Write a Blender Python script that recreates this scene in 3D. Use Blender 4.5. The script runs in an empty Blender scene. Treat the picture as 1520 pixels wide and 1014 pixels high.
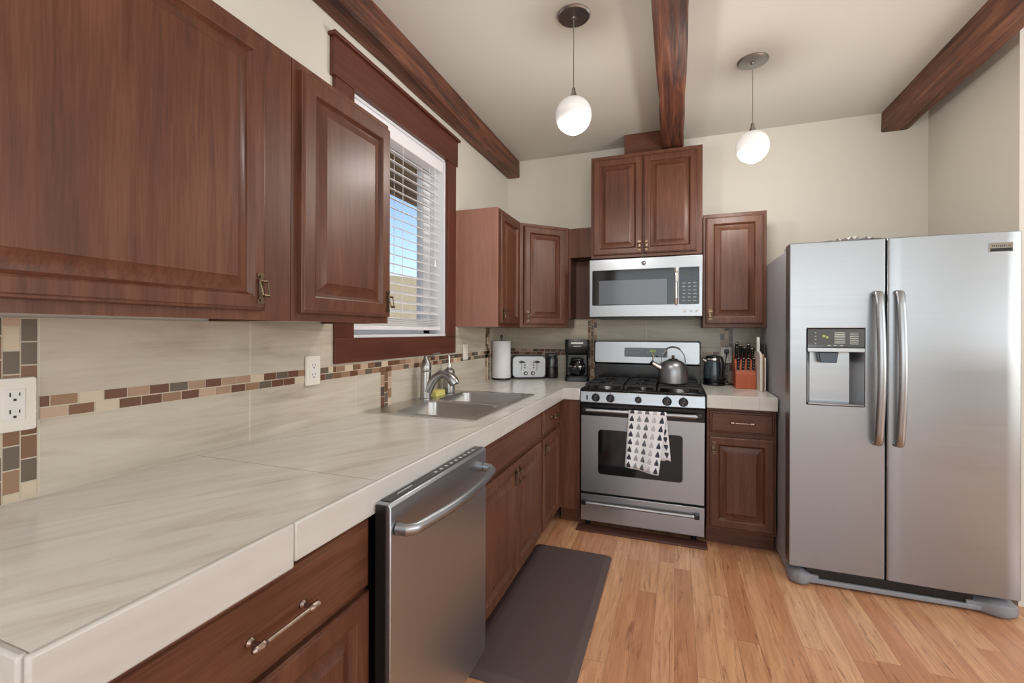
import bpy, math, random
from mathutils import Vector, Matrix
random.seed(7)
PI = math.pi
SC = bpy.context.scene
COL = SC.collection

# ------------------------------------------------------------------ camera
cam_d = bpy.data.cameras.new('camera'); cam = bpy.data.objects.new('camera', cam_d); COL.objects.link(cam)
cam.location = (0, 0, 1.294)
_yaw = Matrix.Rotation(0.349, 4, 'Z')
_roll = Matrix.Rotation(0.003, 4, 'Z')
cam.matrix_world = Matrix.Translation((0, 0, 1.294)) @ _yaw @ Matrix.Rotation(PI/2, 4, 'X') @ _roll
cam_d.sensor_width = 36.0; cam_d.sensor_fit = 'HORIZONTAL'
cam_d.lens = 665.4/1520*36.0
cam_d.shift_y = -(507-491.7)/1520
cam_d.clip_start = 0.02
SC.camera = cam

# ------------------------------------------------------------------ world, lights, exposure
SC.view_settings.view_transform = 'Standard'; SC.view_settings.look = 'None'
SC.view_settings.gamma = 1.0; SC.view_settings.use_curve_mapping = False
SC.view_settings.exposure = 0.06
W = bpy.data.worlds.new('sky'); SC.world = W; W.use_nodes = True
_n = W.node_tree.nodes; _l = W.node_tree.links
_sky = _n.new('ShaderNodeTexSky'); _sky.sky_type = 'NISHITA'; _sky.sun_disc = False
_sky.sun_elevation = math.radians(38); _sky.sun_rotation = math.radians(120)
_n['Background'].inputs['Strength'].default_value = 0.2
_l.new(_sky.outputs[0], _n['Background'].inputs['Color'])
def area_light(name, loc, rot, sx, sy, power, col):
    d = bpy.data.lights.new(name, 'AREA'); d.shape = 'RECTANGLE'; d.size = sx; d.size_y = sy
    d.energy = power; d.color = col
    o = bpy.data.objects.new(name, d); COL.objects.link(o); o.location = loc; o.rotation_euler = rot
    return o
# daylight through the windows of the open living area behind and right of the camera
area_light('rear_window_daylight', (1.0, -2.86, 1.55), (PI/2, 0, 0), 4.3, 2.0, 58, (0.90, 0.96, 1.0))
area_light('side_window_daylight', (4.36, 0.6, 1.45), (PI/2, 0, PI/2), 3.4, 1.9, 48, (0.90, 0.96, 1.0))
# unseen fill lights added out of view to brighten the ceiling
area_light('added_ceiling_fill', (0.9, -1.3, 1.1), (PI, 0, 0), 1.6, 1.6, 68, (0.92, 0.965, 1.0))
area_light('added_ceiling_fill', (2.9, 0.6, 1.1), (PI, 0, 0), 1.6, 1.6, 68, (0.92, 0.965, 1.0))
SC.cycles.diffuse_bounces = 8; SC.cycles.max_bounces = 14
# sun outside the kitchen window
_sd = bpy.data.lights.new('sun', 'SUN'); _sd.energy = 2.2; _sd.angle = 0.01; _so = bpy.data.objects.new('sun', _sd)
COL.objects.link(_so); _so.rotation_euler = (math.radians(52), 0, math.radians(60))

# ------------------------------------------------------------------ mesh builder
ROOTM = {}
def matrix_of(o):
    return ROOTM.get(o.name, Matrix.Identity(4))
class MB:
    def __init__(s): s.v = []; s.f = []; s.m = []; s.mi = 0
    def add(s, vs, fs):
        b = len(s.v); s.v += [Vector(p) for p in vs]
        for f in fs: s.f.append([b+i for i in f]); s.m.append(s.mi)
        return s
    def box(s, x0, x1, y0, y1, z0, z1):
        if x0 > x1: x0, x1 = x1, x0
        if y0 > y1: y0, y1 = y1, y0
        if z0 > z1: z0, z1 = z1, z0
        return s.add([(x0,y0,z0),(x1,y0,z0),(x1,y1,z0),(x0,y1,z0),(x0,y0,z1),(x1,y0,z1),(x1,y1,z1),(x0,y1,z1)],
              [(3,2,1,0),(4,5,6,7),(0,1,5,4),(1,2,6,5),(2,3,7,6),(3,0,4,7)])
    def obox(s, c, U, V, N, a, b, d):   # oriented box: centre, axes, full sizes
        c=Vector(c);U=Vector(U).normalized();V=Vector(V).normalized();N=Vector(N).normalized()
        P=[]
        for k in (-.5,.5):
            for (i,j) in ((-.5,-.5),(.5,-.5),(.5,.5),(-.5,.5)): P.append(c+U*a*i+V*b*j+N*d*k)
        return s.add(P,[(3,2,1,0),(4,5,6,7),(0,1,5,4),(1,2,6,5),(2,3,7,6),(3,0,4,7)])
    def loops(s, L, cap0=True, cap1=True, closed=True):   # skin a list of vertex loops
        b = len(s.v); n = len(L[0])
        for l in L: s.v += [Vector(p) for p in l]
        for k in range(len(L)-1):
            for i in range(n if closed else n-1):
                j=(i+1)%n
                s.f.append([b+k*n+i,b+k*n+j,b+(k+1)*n+j,b+(k+1)*n+i]); s.m.append(s.mi)
        if cap0: s.f.append([b+i for i in reversed(range(n))]); s.m.append(s.mi)
        if cap1: s.f.append([b+(len(L)-1)*n+i for i in range(n)]); s.m.append(s.mi)
        return s
    def lathe(s, prof, c=(0,0,0), seg=24, axis='z', sx=1, sy=1):
        c=Vector(c); L=[]
        for r,z in prof:
            r=max(r,1e-5); l=[]
            for i in range(seg):
                a=2*PI*i/seg; x,y=r*math.cos(a)*sx,r*math.sin(a)*sy
                p={'z':(x,y,z),'y':(x,-z,y),'x':(z,x,y)}[axis]   # 'y': profile runs towards -y
                l.append(c+Vector(p))
            L.append(l)
        return s.loops(L)
    def tube(s, pts, r, seg=10, flat=None):
        pts=[Vector(p) for p in pts]; n=len(pts); R=r if isinstance(r,(list,tuple)) else [r]*n; L=[]
        t0=(pts[1]-pts[0]).normalized(); up=Vector((0,0,1)) if abs(t0.z)<.9 else Vector((1,0,0))
        nrm=t0.cross(up).normalized()
        for i,p in enumerate(pts):
            t=(pts[min(i+1,n-1)]-pts[max(i-1,0)]).normalized()
            nrm=(nrm-t*nrm.dot(t)).normalized(); bn=t.cross(nrm)
            k=flat or (1,1)
            L.append([p+nrm*math.cos(2*PI*j/seg)*R[i]*k[0]+bn*math.sin(2*PI*j/seg)*R[i]*k[1] for j in range(seg)])
        return s.loops(L)
    def prism(s, poly, O, U, V, N, d):  # extrude 2d polygon in U,V by d along N
        O=Vector(O);U=Vector(U);V=Vector(V);N=Vector(N)
        return s.loops([[O+U*a+V*b for a,b in poly],[O+U*a+V*b+N*d for a,b in poly]])
    def sphere(s, c, r, seg=24, rings=14, sc=(1,1,1)):
        c=Vector(c); L=[]
        for k in range(1,rings):
            a=PI*k/rings; L.append([c+Vector((math.sin(a)*math.cos(2*PI*i/seg)*r*sc[0],math.sin(a)*math.sin(2*PI*i/seg)*r*sc[1],-math.cos(a)*r*sc[2])) for i in range(seg)])
        return s.loops(L)
    def build(s, name, mats, parent=None, bevel=0, seg=2, smooth=True, ang=35, world=True, sub=0):
        me=bpy.data.meshes.new(name)
        inv=matrix_of(parent).inverted() if (parent and world) else Matrix.Identity(4)
        me.from_pydata([inv@p for p in s.v],[],s.f)
        if not isinstance(mats,(list,tuple)): mats=[mats]
        for m in mats: me.materials.append(m)
        me.polygons.foreach_set('material_index',s.m)
        import bmesh
        bm=bmesh.new(); bm.from_mesh(me); bmesh.ops.recalc_face_normals(bm,faces=bm.faces); bm.to_mesh(me); bm.free()
        if smooth:
            me.polygons.foreach_set('use_smooth',[True]*len(me.polygons)); me.set_sharp_from_angle(angle=math.radians(ang))
        me.update()
        o=bpy.data.objects.new(name,me); COL.objects.link(o)
        if parent:
            o.parent=parent; ROOTM[o.name]=matrix_of(parent)
        if bevel:
            b=o.modifiers.new('bevel','BEVEL'); b.width=bevel; b.segments=seg; b.limit_method='ANGLE'; b.angle_limit=math.radians(40)
        if sub:
            m=o.modifiers.new('sub','SUBSURF'); m.levels=sub; m.render_levels=sub
        return o
def B(*a): return MB().box(*a)
def tag(o,label,cat,group=None):
    o['label']=label; o['category']=cat
    if group: o['group']=group
    return o
def thing(name,label,cat,loc=(0,0,0),rz=0,group=None):
    o=bpy.data.objects.new(name,None); COL.objects.link(o); o.empty_display_size=.05
    o.location=loc; o.rotation_euler=(0,0,rz)
    ROOTM[o.name]=Matrix.Translation(loc)@Matrix.Rotation(rz,4,'Z')
    return tag(o,label,cat,group)
def struct(o,label=None):
    o['kind']='structure'
    if label: o['label']=label
    return o
def copy_tree(o,parent=None):
    c=o.copy(); COL.objects.link(c)
    if parent: c.parent=parent
    for ch in list(o.children): copy_tree(ch,c)
    return c
def rrect(w,h,r,n=5):  # rounded rectangle polygon centred on 0
    P=[]
    for cx,cy,a0 in ((w/2-r,h/2-r,0),(-w/2+r,h/2-r,PI/2),(-w/2+r,-h/2+r,PI),(w/2-r,-h/2+r,1.5*PI)):
        for i in range(n+1):
            a=a0+PI/2*i/n; P.append((cx+r*math.cos(a),cy+r*math.sin(a)))
    return P

# ------------------------------------------------------------------ materials
def lin(r,g,b):
    f=lambda c:(c/255/12.92 if c/255<=.04045 else ((c/255+.055)/1.055)**2.4)
    return (f(r),f(g),f(b),1)
class NT:
    def __init__(s,name):
        s.mat=bpy.data.materials.new(name); s.mat.use_nodes=True; s.t=s.mat.node_tree; s.n=s.t.nodes
        s.p=s.n['Principled BSDF']
    def new(s,typ,**kw):
        n=s.n.new('ShaderNode'+typ)
        for k,v in kw.items(): setattr(n,k,v)
        return n
    def ln(s,a,b): s.t.links.new(a,b)
    def val(s,sock,v):
        if isinstance(v,bpy.types.NodeSocket): s.ln(v,sock)
        else: sock.default_value=v
    def math(s,op,a,b=0,c=None,clamp=False):
        n=s.new('Math',operation=op); n.use_clamp=clamp
        s.val(n.inputs[0],a); s.val(n.inputs[1],b)
        if c is not None: s.val(n.inputs[2],c)
        return n.outputs[0]
    def mix(s,f,a,b,mode='MIX'):
        n=s.new('Mix',data_type='RGBA',blend_type=mode); s.val(n.inputs[0],f); s.val(n.inputs[6],a); s.val(n.inputs[7],b)
        return n.outputs[2]
    def obj(s,rand=True):
        tc=s.new('TexCoord')
        if not rand: return tc.outputs['Object']
        oi=s.new('ObjectInfo'); m=s.new('VectorMath',operation='MULTIPLY_ADD')
        cb=s.new('CombineXYZ'); 
        for i in range(3): s.ln(oi.outputs['Random'],cb.inputs[i])
        s.ln(cb.outputs[0],m.inputs[0]); m.inputs[1].default_value=(7,11,13); s.ln(tc.outputs['Object'],m.inputs[2])
        return m.outputs[0]
    def mapv(s,v,scale=(1,1,1),rot=(0,0,0)):
        m=s.new('Mapping'); s.ln(v,m.inputs[0]); m.inputs['Scale'].default_value=scale; m.inputs['Rotation'].default_value=rot
        return m.outputs[0]
    def noise(s,v,scale,detail=4,rough=.55,dist=0):
        n=s.new('TexNoise'); s.ln(v,n.inputs['Vector']); n.inputs['Scale'].default_value=scale; n.inputs['Detail'].default_value=detail
        n.inputs['Roughness'].default_value=rough; n.inputs['Distortion'].default_value=dist
        return n.outputs['Fac']
    def ramp(s,f,stops):
        r=s.new('ValToRGB'); s.val(r.inputs[0],f); e=r.color_ramp.elements
        while len(e)<len(stops): e.new(.5)
        for i,(p,c) in enumerate(stops): e[i].position=p; e[i].color=c if len(c)==4 else (*c,1)
        return r.outputs[0]
    def bump(s,h,st=.1,d=.01):
        b=s.new('Bump'); s.ln(h,b.inputs['Height']); b.inputs['Strength'].default_value=st; b.inputs['Distance'].default_value=d
        s.ln(b.outputs[0],s.p.inputs['Normal'])
    def set(s,**kw):
        for k,v in kw.items(): s.val(s.p.inputs[k.replace('_',' ')],v)
        return s.mat
def plain(name,col,rough=.5,metal=0,**kw):
    n=NT(name); v=n.obj(); k=n.noise(v,14,3)
    c=n.mix(n.math('MULTIPLY',k,.18),col,(col[0]*.75,col[1]*.75,col[2]*.75,1))
    return n.set(Base_Color=c,Roughness=rough,Metallic=metal,**kw)
def wood(name,axis,dark,mid,light,rough=.42,coat=.10,gs=1.0):
    n=NT(name); v=n.obj()
    sc=[26*gs]*3; sc['xyz'.index(axis)]=1.6
    a=n.noise(n.mapv(v,sc),1.0,6,.6,.8)
    sc2=[210*gs]*3; sc2['xyz'.index(axis)]=9
    b=n.noise(n.mapv(v,sc2),1.0,3,.6)
    c0=n.noise(v,2.3,2)
    f=n.math('ADD',n.math('MULTIPLY',a,.52),n.math('MULTIPLY',b,.32)); f=n.math('ADD',f,n.math('MULTIPLY',c0,.3))
    col=n.ramp(f,[(.32,dark),(.56,mid),(.84,light)])
    n.bump(b,.05,.002)
    return n.set(Base_Color=col,Roughness=rough,Coat_Weight=coat,Coat_Roughness=.25,Specular_IOR_Level=.32)
D_,M_,L_=lin(54,29,20),lin(90,53,38),lin(119,79,57)
WZ=wood('cherry_vertical','z',D_,M_,L_); WY=wood('cherry_along_y','y',D_,M_,L_); WX=wood('cherry_along_x','x',D_,M_,L_)
VENEERLIT=wood('cherry_veneer_lit','z',lin(132,90,77),lin(154,111,97),lin(170,128,114),.4,.1)  # lit look of the side panel put into paler cherry tones
CASING=wood('casing_stain','z',lin(56,27,20),lin(86,44,33),lin(108,62,46),.4,.15)
CASINGY=wood('casing_stain_y','y',lin(56,27,20),lin(86,44,33),lin(108,62,46),.4,.15)
def beamwood(name):
    n=NT(name); v=n.obj()
    a=n.noise(n.mapv(v,(22,1.3,22)),1.0,8,.68,1.4); b=n.noise(n.mapv(v,(120,3,120)),1,4,.6); c=n.noise(v,3.0,3)
    f=n.math('ADD',n.math('MULTIPLY',a,.7),n.math('MULTIPLY',b,.25)); f=n.math('ADD',f,n.math('MULTIPLY',c,.2))
    col=n.ramp(f,[(.40,lin(30,15,11)),(.5,lin(68,37,26)),(.6,lin(99,57,40)),(.76,lin(138,90,63))])
    n.bump(a,.5,.01)
    return n.set(Base_Color=col,Roughness=.55)
BEAM=beamwood('rough_beam_wood')
def wallpaint(name,col):
    n=NT(name); v=n.obj(False); k=n.noise(v,60,4,.6); k2=n.noise(v,1.7,2)
    n.bump(k,.12,.004)
    return n.set(Base_Color=n.mix(n.math('MULTIPLY',k2,.12),col,(col[0]*.9,col[1]*.9,col[2]*.88,1)),Roughness=.7)
WALL=wallpaint('wall_paint',lin(207,202,191)); CEIL=wallpaint('ceiling_paint',lin(200,197,188))
TRIMW=plain('white_paint',lin(225,224,222),.45)
def floorwood():
    n=NT('oak_floor_boards'); tc=n.obj(False); sp=n.new('SeparateXYZ'); n.ln(tc,sp.inputs[0]); x,y=sp.outputs[0],sp.outputs[1]
    xs=n.math('DIVIDE',x,.083); ix=n.math('FLOOR',xs); fx=n.math('FRACT',xs)
    w1=n.new('TexWhiteNoise',noise_dimensions='1D'); n.ln(ix,w1.inputs['W'])
    yo=n.math('ADD',n.math('DIVIDE',y,.95),n.math('MULTIPLY',w1.outputs[0],7.3)); iy=n.math('FLOOR',yo); fy=n.math('FRACT',yo)
    cb=n.new('CombineXYZ'); n.ln(ix,cb.inputs[0]); n.ln(iy,cb.inputs[1])
    w2=n.new('TexWhiteNoise',noise_dimensions='2D'); n.ln(cb.outputs[0],w2.inputs['Vector'])
    off=n.new('VectorMath',operation='MULTIPLY_ADD'); n.ln(w2.outputs['Color'],off.inputs[0]); off.inputs[1].default_value=(9,9,9); n.ln(tc,off.inputs[2])
    g=n.noise(n.mapv(off.outputs[0],(30,2.2,1)),1,6,.6,1.2); g2=n.noise(n.mapv(off.outputs[0],(110,4,1)),1,3,.6)
    st=n.noise(n.mapv(off.outputs[0],(34,2.6,1)),1,5,.7,1.8)
    base=n.ramp(w2.outputs[0],[(0,lin(204,146,106)),(.3,lin(226,173,130)),(.55,lin(235,186,142)),(.8,lin(221,164,121)),(1,lin(190,128,90))])
    c=n.mix(n.ramp(g,[(.35,(0,0,0)),(.7,(1,1,1))]),n.mix(.5,base,lin(150,92,60)),base)
    c=n.mix(n.math('MULTIPLY',n.ramp(st,[(.56,(0,0,0)),(.68,(1,1,1))]),.75),c,lin(120,70,46))
    c=n.mix(n.math('MULTIPLY',g2,.16),c,lin(132,80,50))
    e=n.math('MINIMUM',n.math('MINIMUM',fx,n.math('SUBTRACT',1,fx)),n.math('MULTIPLY',n.math('MINIMUM',fy,n.math('SUBTRACT',1,fy)),11))
    gap=n.math('LESS_THAN',e,.012)
    c=n.mix(n.math('MULTIPLY',gap,.5),c,lin(92,54,34))
    n.bump(g2,.04,.002)
    return n.set(Base_Color=c,Roughness=.33,Coat_Weight=.15,Coat_Roughness=.2)
FLOOR=floorwood()
def stone(name,base,vein,light,axis,grout=None,gcol=None,rough=.25,ga=.8,rot=0,dist=1.3):
    # streaked porcelain tile; grout = list of (axis index, offset, period)
    n=NT(name); v=n.obj(False)
    sc=[7,7,7]; sc['xyz'.index(axis)]=1.1
    if rot: v0=v; v=n.mapv(v,(1,1,1),(0,0,rot))
    a=n.noise(n.mapv(v,sc),1,6,.62,dist); sc2=[40,40,40]; sc2['xyz'.index(axis)]=2.2; b=n.noise(n.mapv(v,sc2),1,4,.6,.6)
    f=n.math('ADD',n.math('MULTIPLY',a,.75),n.math('MULTIPLY',b,.25))
    c=n.ramp(f,[(.34,vein),(.48,base),(.68,light)])
    if grout:
        sp=n.new('SeparateXYZ'); n.ln(v0 if rot else v,sp.inputs[0]); tot=None
        for ax,o,p,w in grout:
            d=n.math('ABSOLUTE',n.math('SUBTRACT',n.math('FRACT',n.math('ADD',n.math('DIVIDE',n.math('SUBTRACT',sp.outputs[ax],o),p),.5)),.5))
            m=n.math('LESS_THAN',d,w/p); tot=m if tot is None else n.math('MAXIMUM',tot,m)
        c=n.mix(n.math('MULTIPLY',tot,ga),c,gcol)
    return n.set(Base_Color=c,Roughness=rough)
COUNTER=stone('counter_tile',lin(222,219,212),lin(205,199,189),lin(233,231,227),'y',[(1,0.95-1.9,1.25,.0012),],lin(140,128,112),.2,rot=.5,dist=2.4)
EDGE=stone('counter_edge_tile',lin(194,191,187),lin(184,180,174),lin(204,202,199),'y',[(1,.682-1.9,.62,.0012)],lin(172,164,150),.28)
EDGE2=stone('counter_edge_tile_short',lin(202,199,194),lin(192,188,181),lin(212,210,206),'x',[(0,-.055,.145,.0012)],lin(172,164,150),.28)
SPLASH=stone('backsplash_tile',lin(188,178,163),lin(164,152,136),lin(206,198,185),'y',[(1,.5885,.538,.0018)],lin(214,206,192),.3)
SPLASHX=stone('backsplash_tile_back',lin(180,170,152),lin(154,142,124),lin(200,191,176),'x',[(0,-.21,.54,.0018)],lin(206,198,184),.3)
GROUT=plain('mosaic_grout',lin(206,196,178),.7)
MOS=[plain('mosaic_%d'%i,lin(*c),.3) for i,c in enumerate([(108,72,54),(124,90,68),(104,92,80),(190,164,140),(206,190,168),(84,70,58),(150,118,92),(170,140,118)])]
def steel(name,col,axis='z',r0=.22,r1=.36,metal=1):
    n=NT(name); v=n.obj(); sc=[90]*3; sc['xyz'.index(axis)]=2.0
    a=n.noise(n.mapv(v,sc),1,3,.6)
    ro=n.math('ADD',r0,n.math('MULTIPLY',a,r1-r0))
    c=n.mix(n.math('MULTIPLY',a,.15),col,(col[0]*.8,col[1]*.8,col[2]*.8,1))
    return n.set(Base_Color=c,Roughness=ro,Metallic=metal)
STEEL=steel('brushed_steel',(.375,.39,.41,1),'x',.29,.39); STEELZ=steel('brushed_steel_vertical',(.35,.365,.385,1),'x',.30,.40)
STEELY=steel('dishwasher_steel',(.45,.475,.51,1),'y',.28,.38)
SINKS=plain('sink_steel',(.62,.61,.59,1),.36,1); CHROME=steel('polished_chrome',(.78,.78,.78,1),'z',.06,.12)
NICKEL=steel('brushed_nickel',(.36,.355,.35,1),'z',.26,.36)
BRASS=steel('antique_brass',(.17,.12,.075,1),'z',.28,.4); PEWTER=steel('aged_copper_pull',(.33,.25,.21,1),'z',.25,.38)
FSIDE=plain('fridge_side_paint',lin(160,161,168),.45)
BLACK=plain('black_plastic',lin(15,15,17),.32); BGLASS=plain('black_glass',lin(9,9,12),.06); ENAMEL=plain('black_enamel',lin(15,16,19),.18)
IRON=plain('cast_iron',lin(30,30,32),.55); DGREY=plain('dark_grey_plastic',lin(70,71,75),.4); WPLAS=plain('white_plastic',lin(226,222,214),.4)
MESHGLASS=plain('microwave_window',lin(92,98,106),.12); GREYP=plain('grey_plastic',lin(138,140,146),.4)
ICON=plain('panel_legend',lin(196,198,196),.5); LCD=plain('display_glass',lin(38,44,34),.15); LCDT=plain('display_digits',lin(168,180,110),.5)
MAT=plain('foam_mat',lin(86,70,68),.62); PAPER=plain('paper_towel',lin(232,232,236),.9)
SPONGE=plain('yellow_sponge',lin(214,206,120),.9); BLOCKW=wood('knife_block_wood','z',lin(146,64,36),lin(172,82,48),lin(190,104,66),.4,.1)
BOARDW=plain('white_board',lin(232,228,220),.5); BOARDB=wood('tan_board','z',lin(130,92,62),lin(160,120,84),lin(182,144,106),.5,0)
VINYL=plain('white_vinyl',lin(226,228,232),.4); BLIND=plain('blind_white',lin(232,232,236),.45)
TAN=plain('outdoor_dirt',lin(176,158,128),.9); SCRUB=plain('scrub_green',lin(172,156,124),.9); SOFFIT=plain('soffit_board',lin(186,150,104),.7)
FENCE=wood('fence_board','z',lin(140,118,94),lin(168,146,120),lin(190,170,144),.8,0)
def glassmat(name,tint=(1,1,1,1),rough=0.0):
    n=NT(name); t=n.new('BsdfTransparent'); t.inputs[0].default_value=tint
    g=n.new('BsdfGlossy'); g.inputs['Roughness'].default_value=.02; f=n.new('LayerWeight'); f.inputs[0].default_value=.5
    fo=n.math('MULTIPLY_ADD',n.math('POWER',f.outputs['Facing'],4.0),.45,.04)
    m=n.new('MixShader'); n.ln(fo,m.inputs[0]); n.ln(t.outputs[0],m.inputs[1]); n.ln(g.outputs[0],m.inputs[2])
    n.ln(m.outputs[0],n.n['Material Output'].inputs[0]); return n.mat
GLASS=glassmat('window_glass',(.97,.98,1,1)); JARG=glassmat('jar_glass',(.80,.80,.82,1)); CARAFE=glassmat('carafe_glass',(.62,.65,.68,1))
def clearfilm():
    n=NT('clear_film'); return n.set(Base_Color=(.9,.9,.9,1),Roughness=.3,Alpha=.85)
FILM=clearfilm()
def globe():
    n=NT('opal_glass'); v=n.obj(); k=n.noise(n.mapv(v,(6,6,22)),1,4,.6,1.2)
    c=n.ramp(k,[(.35,lin(235,236,238)),(.7,lin(252,252,250))])
    return n.set(Base_Color=c,Roughness=.12,Emission_Color=(1,.985,.96,1),Emission_Strength=.12)
GLOBE=globe()
def bulbm():
    n=NT('lit_bulb'); return n.set(Base_Color=(1,1,1,1),Emission_Color=(1,.97,.92,1),Emission_Strength=3.0)
BULB=bulbm()
def towelm():
    # white tea towel printed with columns of tree/drop motifs (u across, v down, metres via UV)
    n=NT('printed_tea_towel'); uv=n.new('UVMap'); sp=n.new('SeparateXYZ'); n.ln(uv.outputs[0],sp.inputs[0])
    u=n.math('DIVIDE',sp.outputs[0],.047); v=n.math('DIVIDE',sp.outputs[1],.047)
    fu=n.math('ABSOLUTE',n.math('SUBTRACT',n.math('FRACT',u),.5)); fv=n.math('FRACT',v)
    wid=n.math('MULTIPLY',n.math('MULTIPLY',n.math('SUBTRACT',.92,fv),n.math('GREATER_THAN',fv,.12)),.52)
    ins=n.math('LESS_THAN',fu,n.math('MINIMUM',wid,.29))
    w=n.math('DIVIDE',n.math('FLOOR',n.math('MODULO',u,5)),5)
    col=n.ramp(w,[(0,lin(52,54,66)),(.19,lin(150,150,155)),(.39,lin(98,98,104)),(.59,lin(186,186,190)),(.79,lin(56,58,70))])
    n.n[col.node.name].color_ramp.interpolation='CONSTANT'
    k=n.noise(n.obj(False),400,2); n.bump(k,.1,.001)
    return n.set(Base_Color=n.mix(ins,lin(228,228,232),col),Roughness=.9)
TOWEL=towelm()

# ------------------------------------------------------------------ the setting
XL, YB, XR, ZC = -1.364, 3.63, 1.53, 2.748
wl=MB()
WY0,WY1,WZ0,WZ1=1.636,2.512,1.262,2.366
wl.box(XL-.17,XL,-3.0,WY0,0,ZC).box(XL-.17,XL,WY1,YB+.15,0,ZC).box(XL-.17,XL,WY0,WY1,0,WZ0).box(XL-.17,XL,WY0,WY1,WZ1,ZC)
struct(wl.build('wall_left',WALL,smooth=False),'cream painted wall with the window over the sink')
struct(B(XL,XR+.1,YB,YB+.15,0,ZC).build('wall_back',WALL,smooth=False),'cream painted wall behind the range')
struct(B(XR,XR+2.9,2.815,YB+.15,0,ZC).build('wall_right',WALL,smooth=False),'cream wall return right of the refrigerator')
struct(B(XL-.17,4.55,-3.0,YB+.15,-.1,0).build('floor',FLOOR,smooth=False),'honey oak strip floor')
struct(B(XL-.17,4.55,-3.15,YB+.15,ZC,ZC+.12).build('ceiling',CEIL,smooth=False),'flat off-white ceiling')
rw=MB(); rw.box(XL-.17,-1.15,-3.15,-3.0,0,ZC).box(3.15,4.55,-3.15,-3.0,0,ZC).box(-1.15,3.15,-3.15,-3.0,0,.55).box(-1.15,3.15,-3.15,-3.0,2.55,ZC)
struct(rw.build('wall_rear',WALL,smooth=False))
sw=MB(); sw.box(4.4,4.55,-3.0,-1.15,0,ZC).box(4.4,4.55,2.35,2.815,0,ZC).box(4.4,4.55,-1.15,2.35,0,.45).box(4.4,4.55,-1.15,2.35,2.45,ZC)
struct(sw.build('wall_side',WALL,smooth=False))
for nm,pts in (('window_2',[(x,-3.1,.55,2.55) for x in (-1.15,.28,1.70,3.10)]),):
    m=MB()
    for x,y,z0,z1 in pts: m.box(x,x+.05,y,y+.06,z0,z1)
    m.box(-1.15,3.15,-3.1,-3.04,.55,.6).box(-1.15,3.15,-3.1,-3.04,2.5,2.55)
    struct(m.build(nm,VINYL,smooth=False))
m=MB()
for y in (-1.15,.58,2.3): m.box(4.45,4.5,y,y+.05,.45,2.45)
m.box(4.45,4.5,-1.15,2.35,.45,.5).box(4.45,4.5,-1.15,2.35,2.4,2.45)
struct(m.build('window_3',VINYL,smooth=False))

# kitchen window: stained casing, white vinyl sash, glass
win=bpy.data.objects.new('window_1',None); COL.objects.link(win); win.location=(XL,2.07,1.15); ROOTM[win.name]=Matrix.Translation(win.location)
struct(win,'window over the sink in a dark stained craftsman casing')
cx0,cx1=XL,XL+.02
B(cx0,cx1,1.518,WY0,WZ0,2.372).build('casing_side',CASING,win,bevel=.002)
B(cx0,cx1,WY1,2.622,WZ0,2.372).build('casing_side',CASING,win,bevel=.002)
B(cx0,cx1+.006,1.502,2.636,2.366,2.528).build('casing_head',CASINGY,win,bevel=.002)
B(cx0,cx1+.02,1.49,2.648,2.528,2.543).build('casing_cap',CASINGY,win,bevel=.002)
B(cx0,cx1,1.518,2.622,1.153,WZ0).build('casing_apron',CASINGY,win,bevel=.002)
j=MB(); j.box(XL-.165,XL,WY1-.012,WY1,WZ0,WZ1).box(XL-.165,XL,WY0,WY0+.012,WZ0,WZ1).box(XL-.165,XL,WY0,WY1,WZ1-.012,WZ1).box(XL-.165,XL+.004,WY0,WY1,WZ0,WZ0+.014)
j.build('jamb',VINYL,win,bevel=.001)
s_=MB(); xs0,xs1=XL-.155,XL-.105
for y0,y1 in ((WY0+.012,WY0+.065),(WY1-.085,WY1-.012),(1.715,1.76)): s_.box(xs0,xs1,y0,y1,WZ0+.014,WZ1-.012)
s_.box(xs0,xs1,WY0+.012,WY1-.012,WZ0+.014,WZ0+.065).box(xs0,xs1,WY0+.012,WY1-.012,WZ1-.065,WZ1-.012)
s_.build('sash',VINYL,win,bevel=.003)
B(XL-.133,XL-.127,WY0+.05,WY1-.06,WZ0+.05,WZ1-.05).build('pane',GLASS,win,smooth=False)

# backsplash tile, mosaic bands
SP=.008
struct(B(XL,XL+SP,.295,1.518,.915,1.322).build('trim_1',SPLASH,smooth=False),'beige streaked wall tile under the left cabinets')
m=B(XL,XL+SP,1.518,2.622,.915,1.153); m.box(XL,XL+SP,2.622,YB,.915,1.322)
struct(m.build('trim_2',SPLASH,smooth=False),'beige streaked wall tile under the window and corner cabinet')
m=B(XL+SP,.56,YB-SP,YB,.90,1.395)
struct(m.build('trim_3',SPLASHX,smooth=False),'beige streaked wall tile behind the range')
def mosaic(name,label,O,U,V,N,w,h,tw,th,vertical=False):
    """tiles laid on grout; running bond along the long side"""
    O=Vector(O);U=Vector(U);V=Vector(V);N=Vector(N); mb=MB(); g=.0032; mb.mi=0
    mb.obox(O+U*w/2+V*h/2+N*.0005,U,V,N,w,h,.001)
    nrow=max(1,round((w if vertical else h)/(tw if vertical else th)))
    pitch=(w if vertical else h)/nrow; lon=(th if vertical else tw); LN=(h if vertical else w)
    for r in range(nrow):
        s0=-lon*.5*(r%2)-lon*.13*r
        while s0<LN:
            a=max(s0,0)+g/2; b=min(s0+lon,LN)-g/2
            if b-a>.006:
                mb.mi=1+random.choice((0,0,1,2,2,3,4,5,6,7)); c0=r*pitch+pitch/2
                if vertical: mb.obox(O+U*c0+V*(a+b)/2+N*.001,U,V,N,pitch-g,b-a,.003)
                else: mb.obox(O+U*(a+b)/2+V*c0+N*.001,U,V,N,b-a,pitch-g,.003)
            s0+=lon
    return struct(mb.build(name,[GROUT]+MOS,smooth=False),label)
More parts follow.
